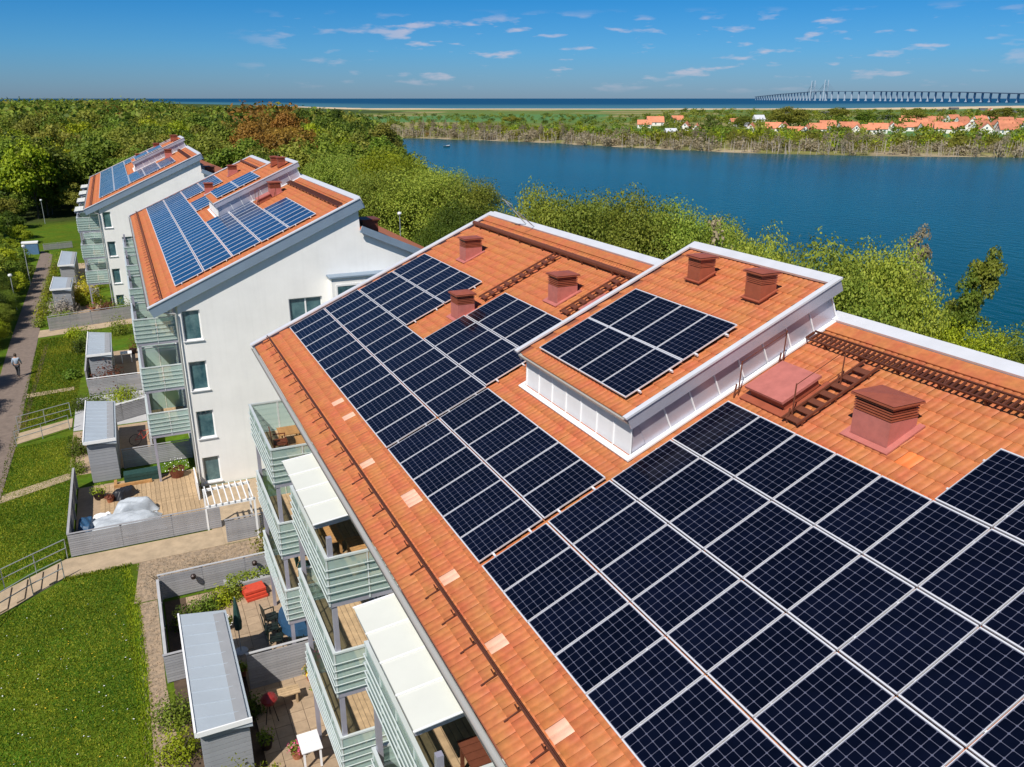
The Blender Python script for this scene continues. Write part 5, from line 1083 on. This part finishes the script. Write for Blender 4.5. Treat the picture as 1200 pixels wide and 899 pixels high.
# ------------------------------------------------------------------ village beyond the lake
HS = [(443, 527, 9, 0), (528, 597, 12, 2), (376, 438, 10, 2), (362, 413, 9, 1), (374, 407, 12, 0), (380, 404, 12, 1), (335, 346, 10, 0), (340, 343, 12, 1), (389, 385, 12, 0), (439, 426, 12, 0), (417, 387, 13, 0), (402, 365, 10, 1), (408, 362, 10, 0), (423, 369, 12, 0), (466, 396, 10, 1), (446, 373, 9, 0), (627, 520, 13, 0), (612, 499, 10, 0), (601, 478, 13, 0), (650, 509, 11, 0), (574, 443, 13, 1), (460, 351, 13, 0), (687, 522, 13, 0), (626, 466, 13, 0), (576, 420, 13, 1), (661, 476, 13, 0), (506, 361, 14, 0), (742, 529, 11, 0), (720, 507, 13, 0), (560, 388, 13, 1), (658, 451, 13, 0), (569, 383, 13, 0), (628, 417, 12, 0), (843, 834, 16, 3), (1454, 1116, 18, 3), (1164, 914, 14, 3), (1121, 772, 20, 3), (1398, 1014, 16, 3), (1162, 829, 14, 1), (708, 618, 16, 3), (386, 554, 14, 0), (345, 508, 12, 0), (445, 606, 12, 0), (342, 454, 10, 1), (314, 406, 10, 1), (273, 375, 8, 2), (843, 902, 12, 3)]
def house(i, x, y, s, k):
    g2 = random.Random(i*13+5); z = gz(x, y); L, W_ = s*g2.uniform(.95, 1.2), s*g2.uniform(.6, .75); ht = 2.9 if k != 3 else 3.4; rf = W_*.5*(.95 if k != 3 else .12); rz = {0: g2.uniform(-.35, .35), 1: 1.3+g2.uniform(-.3, .3), 2: .2, 3: g2.uniform(-.4, .2)}[k]
    lb = {0: 'white village house with an orange tiled roof seen from its long side across the lake', 1: 'white village house with orange roof turning its gable to the lake', 2: 'village house with a pale grey roof across the lake', 3: 'long low dark building behind the village'}[k]
    t = thing('village_house', lb, 'house', (x, y, z-.1), -YAW+rz, {0: 'orange-roofed village houses seen long side on', 1: 'village houses with gables towards the lake', 2: 'grey-roofed village houses', 3: 'long dark buildings behind the village'}[k])
    w_ = MB(); w_.prism([(-W_/2, 0), (W_/2, 0), (W_/2, ht), (0, ht+rf), (-W_/2, ht)], -L/2, L/2, 'yz'); link('wall', fix(w_.mesh('wall', M['vwhite' if k != 3 else 'vgrey'])), t)
    o = .35; sl = rf/(W_/2); r = MB().prism([(-W_/2-o, ht-o*sl+.02), (0, ht+rf+.02), (W_/2+o, ht-o*sl+.02), (W_/2+o, ht-o*sl+.22), (0, ht+rf+.26), (-W_/2-o, ht-o*sl+.22)], -L/2-.3, L/2+.3, 'yz'); ro = link('roof', fix(r.mesh('roof', M[{0: 'orange', 1: 'orange', 2: 'flash', 3: 'vgrey'}[k]])), t)
    if k < 2: MB().box(L*.2, L*.2+.6, -.3, .3, ht+rf*.5, ht+rf+.9).obj('chimney', M['orange'], ro)
    wm = MB().box(-.5, .5, -.06, 0, 0, 1.1).mesh('window', M['wglass'])
    for xx in np.linspace(-L/2+1.6, L/2-1.6, 3): link('window', wm, t, (float(xx), -W_/2-.003, 1.0))
    for s_ in (-1, 1): link('window', wm, t, (s_*(L/2+.003), .5 if s_ > 0 else -.5, 1.1), (0, 0, s_*math.pi/2)); link('window', wm, t, (s_*(L/2+.003), 0, ht+.3), (0, 0, s_*math.pi/2))
for i, (hx, hy, hs, hk) in enumerate(HS): house(i, hx, hy, hs*.8, hk)
for i in range(12):
    g2 = random.Random(i+400); px = g2.uniform(1060, 1215); x, y = at(px, g2.uniform(470, 620)); house(100+i, x, y, g2.uniform(8, 11), g2.choice([0, 0, 1]))
sw = thing('rowing_boat', 'tiny pale boat on the far left of the lake', 'boat', (*at(522, 372), -12.48), .6); hull = []
V = []; nn = 9
for i in range(nn):
    t = i/(nn-1)*2-1; w_ = .75*(1-abs(t)**2.2)+.02
    V += [(t*2.6, -w_, .55+.2*t*t), (t*2.6, -w_*.5, .02), (t*2.6, w_*.5, .02), (t*2.6, w_, .55+.2*t*t)]
F = [(i*4+j, (i+1)*4+j, (i+1)*4+j+1, i*4+j+1) for i in range(nn-1) for j in range(3)]
link('hull', npmesh('hull', V, F, M['white']), sw); MB().box(-.2, .1, -.6, .6, .38, .43).box(1.0, 1.25, -.45, .45, .42, .47).obj('thwart', M['wood'], sw)

# ------------------------------------------------------------------ the long bridge on the horizon
BP = [(1330, 3400, 27), (1200, 4300, 34), (1130, 5200, 48), (1030, 6900, 66), (968, 7900, 74), (950, 8300, 73), (915, 9600, 58), (885, 11000, 30)]
bp = [Vector((*at(p, d), z)) for p, d, z in BP]
br = thing('bridge', 'long motorway bridge with tall paired pylons on the horizon at right', 'bridge', (bp[1].x, bp[1].y, -12.5)); o0 = Vector((bp[1].x, bp[1].y, -12.5))
ln = [0]
for a, b_ in zip(bp, bp[1:]): ln.append(ln[-1]+(b_-a).length)
def bpt(s_):
    return Vector([float(np.interp(s_, ln, [p[k] for p in bp])) for k in range(3)])-o0
dk_ = MB(); n = 90; P_ = [bpt(ln[-1]*i/n) for i in range(n+1)]
for a, b_ in zip(P_, P_[1:]):
    d = (b_-a); d.z = 0; d.normalize(); s_ = Vector((-d.y, d.x, 0))*11; u = Vector((0, 0, 1))
    A = [a-s_, a+s_, a+s_-u*5, a-s_-u*5]; B_ = [b_-s_, b_+s_, b_+s_-u*5, b_-s_-u*5]
    for i in range(4): j = (i+1) % 4; dk_.poly([A[i], A[j], B_[j], B_[i]])
dk_.obj('bridge_deck', M['bridge2'], br)
s_ = 60.; pl_ = [float(ln[4]+30), float(ln[5]-30)]
while s_ < ln[-1]-50:
    p = bpt(s_); MB().box(-3, 3, -6, 6, 0, p.z-5.02).box(-6, 6, -9, 9, -1, 5).obj('pier', M['bridge'], br).location = (p.x, p.y, 0); s_ += 140
for q_ in pl_:
    p = bpt(q_)
    for sx in (-1, 1):
        py_ = MB().tube((p.x+sx*13, p.y-sx*13, 0), (p.x+sx*11, p.y-sx*11, 190), 5, 3.2, 6).obj('pylon', M['bridge'], br)
    cb = MB()
    for i in range(1, 11):
        for sg in (-1, 1):
            e_ = bpt(q_+sg*i*22)
            cb.tube((p.x, p.y, 185-(10-i)*6), (e_.x, e_.y, e_.z), .5, n=3, cap=False)
    cb.obj('stay_cable', M['bridge2'], br)

# ------------------------------------------------------------------ grass and flowers on the lawns
def lawn(name, poly, n, s_, lf, seed, h=.06, asp=.5):
    rg = np.random.default_rng(seed); P = np.array(poly, float); mn, mx = P.min(0), P.max(0); c = rg.uniform(mn, mx, (n*2, 2)); ins = np.zeros(len(c), bool)
    for i in range(len(P)):
        a, b_ = P[i], P[(i+1) % len(P)]; q = ((a[1] > c[:, 1]) != (b_[1] > c[:, 1])); ins ^= q & (c[:, 0] < (b_[0]-a[0])*(c[:, 1]-a[1])/(b_[1]-a[1]+1e-9)+a[0])
    c = c[ins][:n]; k = len(c); ang = rg.uniform(0, 2*math.pi, k); w_ = rg.uniform(.5, 1.2, k)*s_; hh = rg.uniform(.4, 1.3, k)*h; dx, dy = np.cos(ang), np.sin(ang); lean = rg.uniform(-.05, .05, (k, 2))
    A = np.stack([c[:, 0]-dx*w_/2, c[:, 1]-dy*w_/2, np.full(k, G)], 1); B_ = np.stack([c[:, 0]+dx*w_/2, c[:, 1]+dy*w_/2, np.full(k, G)], 1); T_ = np.stack([c[:, 0]+lean[:, 0], c[:, 1]+lean[:, 1], G+hh], 1)
    V = np.stack([A, B_, T_], 1).reshape(-1, 3); link(name, npmesh(name, V, np.arange(3*k).reshape(k, 3), LF[lf]), kind='stuff')
LW1 = [(-13.2, 6), (-7.0, 6), (-7.1, 13), (-7.3, 18.8), (-7.4, 22.0), (-9.8, 22.0), (-12.0, 20.2), (-13.1, 17.6)]; LW2 = [(-12.9, 22.4), (-9.8, 24.2), (-9.8, 39.5), (-12.9, 38.8)]; LW3 = [(-12.9, 41.4), (-10.1, 43), (-9.4, 64), (-13.2, 64)]
lawn('lawn_grass', LW1, 60000, .05, 'grass', 1); lawn('lawn_grass', LW2, 30000, .06, 'grass', 2); lawn('lawn_grass', LW3, 24000, .08, 'grass', 3, .08)
lawn('lawn_grass', LW1, 5000, .10, 'lime', 4, .03); lawn('gravel_weeds', [(-7.2, 7), (-6.4, 7), (-6.4, 18.8), (-1.2, 19.1), (-1.2, 22.2), (-7.0, 22.2)], 6000, .035, 'grey', 5, .10)
def flowers(poly, n, m, s_, seed):
    rg = np.random.default_rng(seed); P = np.array(poly); c = rg.uniform(P.min(0), P.max(0), (n, 2)); c = np.column_stack([c, np.full(n, G+.07)]); V, F = quads(c, np.tile([0, 0, 3.], (n, 1)), rg.uniform(.5, 1.4, n)*s_, rg); link('lawn_flowers', npmesh('lawn_flowers', V, F, M[m]), kind='stuff')
flowers([(-12.8, 8), (-7.3, 19.8)], 90, 'white', .035, 8); flowers([(-12.8, 8), (-7.3, 19.8)], 70, 'yellow', .035, 9)

for i, (x, y, r, h, lf) in enumerate([(-9.4, 61.5, 1.2, 1.3, 'green'), (-10.6, 63.8, .9, .8, 'lime'), (-7.0, 62.8, 1.1, 1.6, 'green'), (-9.9, 58.4, .8, 1.2, 'dark'), (-6.6, 70.6, 1.3, 1.5, 'green'), (-8.0, 71.8, .9, 1.1, 'red'), (-12.9, 82.5, 1.3, 2.0, 'green'), (-9.6, 83.2, 1.5, 1.8, 'lime'), (-9.0, 92, 1.6, 1.9, 'green'), (-12.9, 98, 1.5, 2.2, 'green'), (-10.4, 51.5, .6, .7, 'green')]):
    bush(['green shrub in the bed in front of the farther side path fence', 'low lime shrub at the lawn end before the pale garden wall fence', 'green shrub by the building between third shed and pale wall fence', 'dark upright shrub behind the third shed', 'green shrub against the farthest building corner terrace', 'red-leaved shrub on the terrace of the farthest building', 'tall green shrub on the path side of the fourth shed', 'lime shrub between the fourth and fifth sheds', 'green shrub between the fifth shed and the building', 'green shrub behind the fifth shed by the path', 'small green shrub left of the third shed on the lawn edge'][i], x, y, r, h, lf, 900, .10, 70+i)

lawn('edge_grass', [(-7.3, 6), (-6.75, 6), (-6.8, 13), (-6.95, 18.9), (-7.3, 22.2), (-7.6, 22.2), (-7.5, 18), (-7.3, 13)], 3500, .06, 'lime', 11, .09)
lawn('edge_grass', [(-9.85, 22.0), (-7.2, 22.1), (-7.2, 22.32), (-9.85, 22.32)], 900, .06, 'grass', 12, .10)
lawn('edge_grass', [(-9.9, 24.0), (-9.7, 24.0), (-9.75, 39), (-9.95, 39)], 1500, .06, 'grass', 13, .14)
lawn('edge_grass', [(-13.3, 23), (-12.85, 23), (-12.9, 62), (-13.3, 62)], 2600, .08, 'grass', 14, .09)
for i, (x, y, m, fl, pl) in enumerate([(-3.9, 12.6, 'terracotta', None, 'green'), (-3.4, 12.3, 'dark', 'yellow', 'lime'), (-.8, 16.4, 'terracotta', 'magenta', 'green'), (-1.0, 9.0, 'dark', None, 'green'), (-4.0, 15.6, 'dark', 'white', 'green')]):
    pot(['terracotta pot in the corner by the parasol foot', 'dark pot with yellow flowers behind the partition fence', 'terracotta pot with pink flowers by the house wall near the blue table', 'dark pot by the house wall on the second patio', 'dark pot with white flowers near the parasol'][i], x, y, .17, .26, m, fl, seed=60+i, plant=pl, ph=.35)
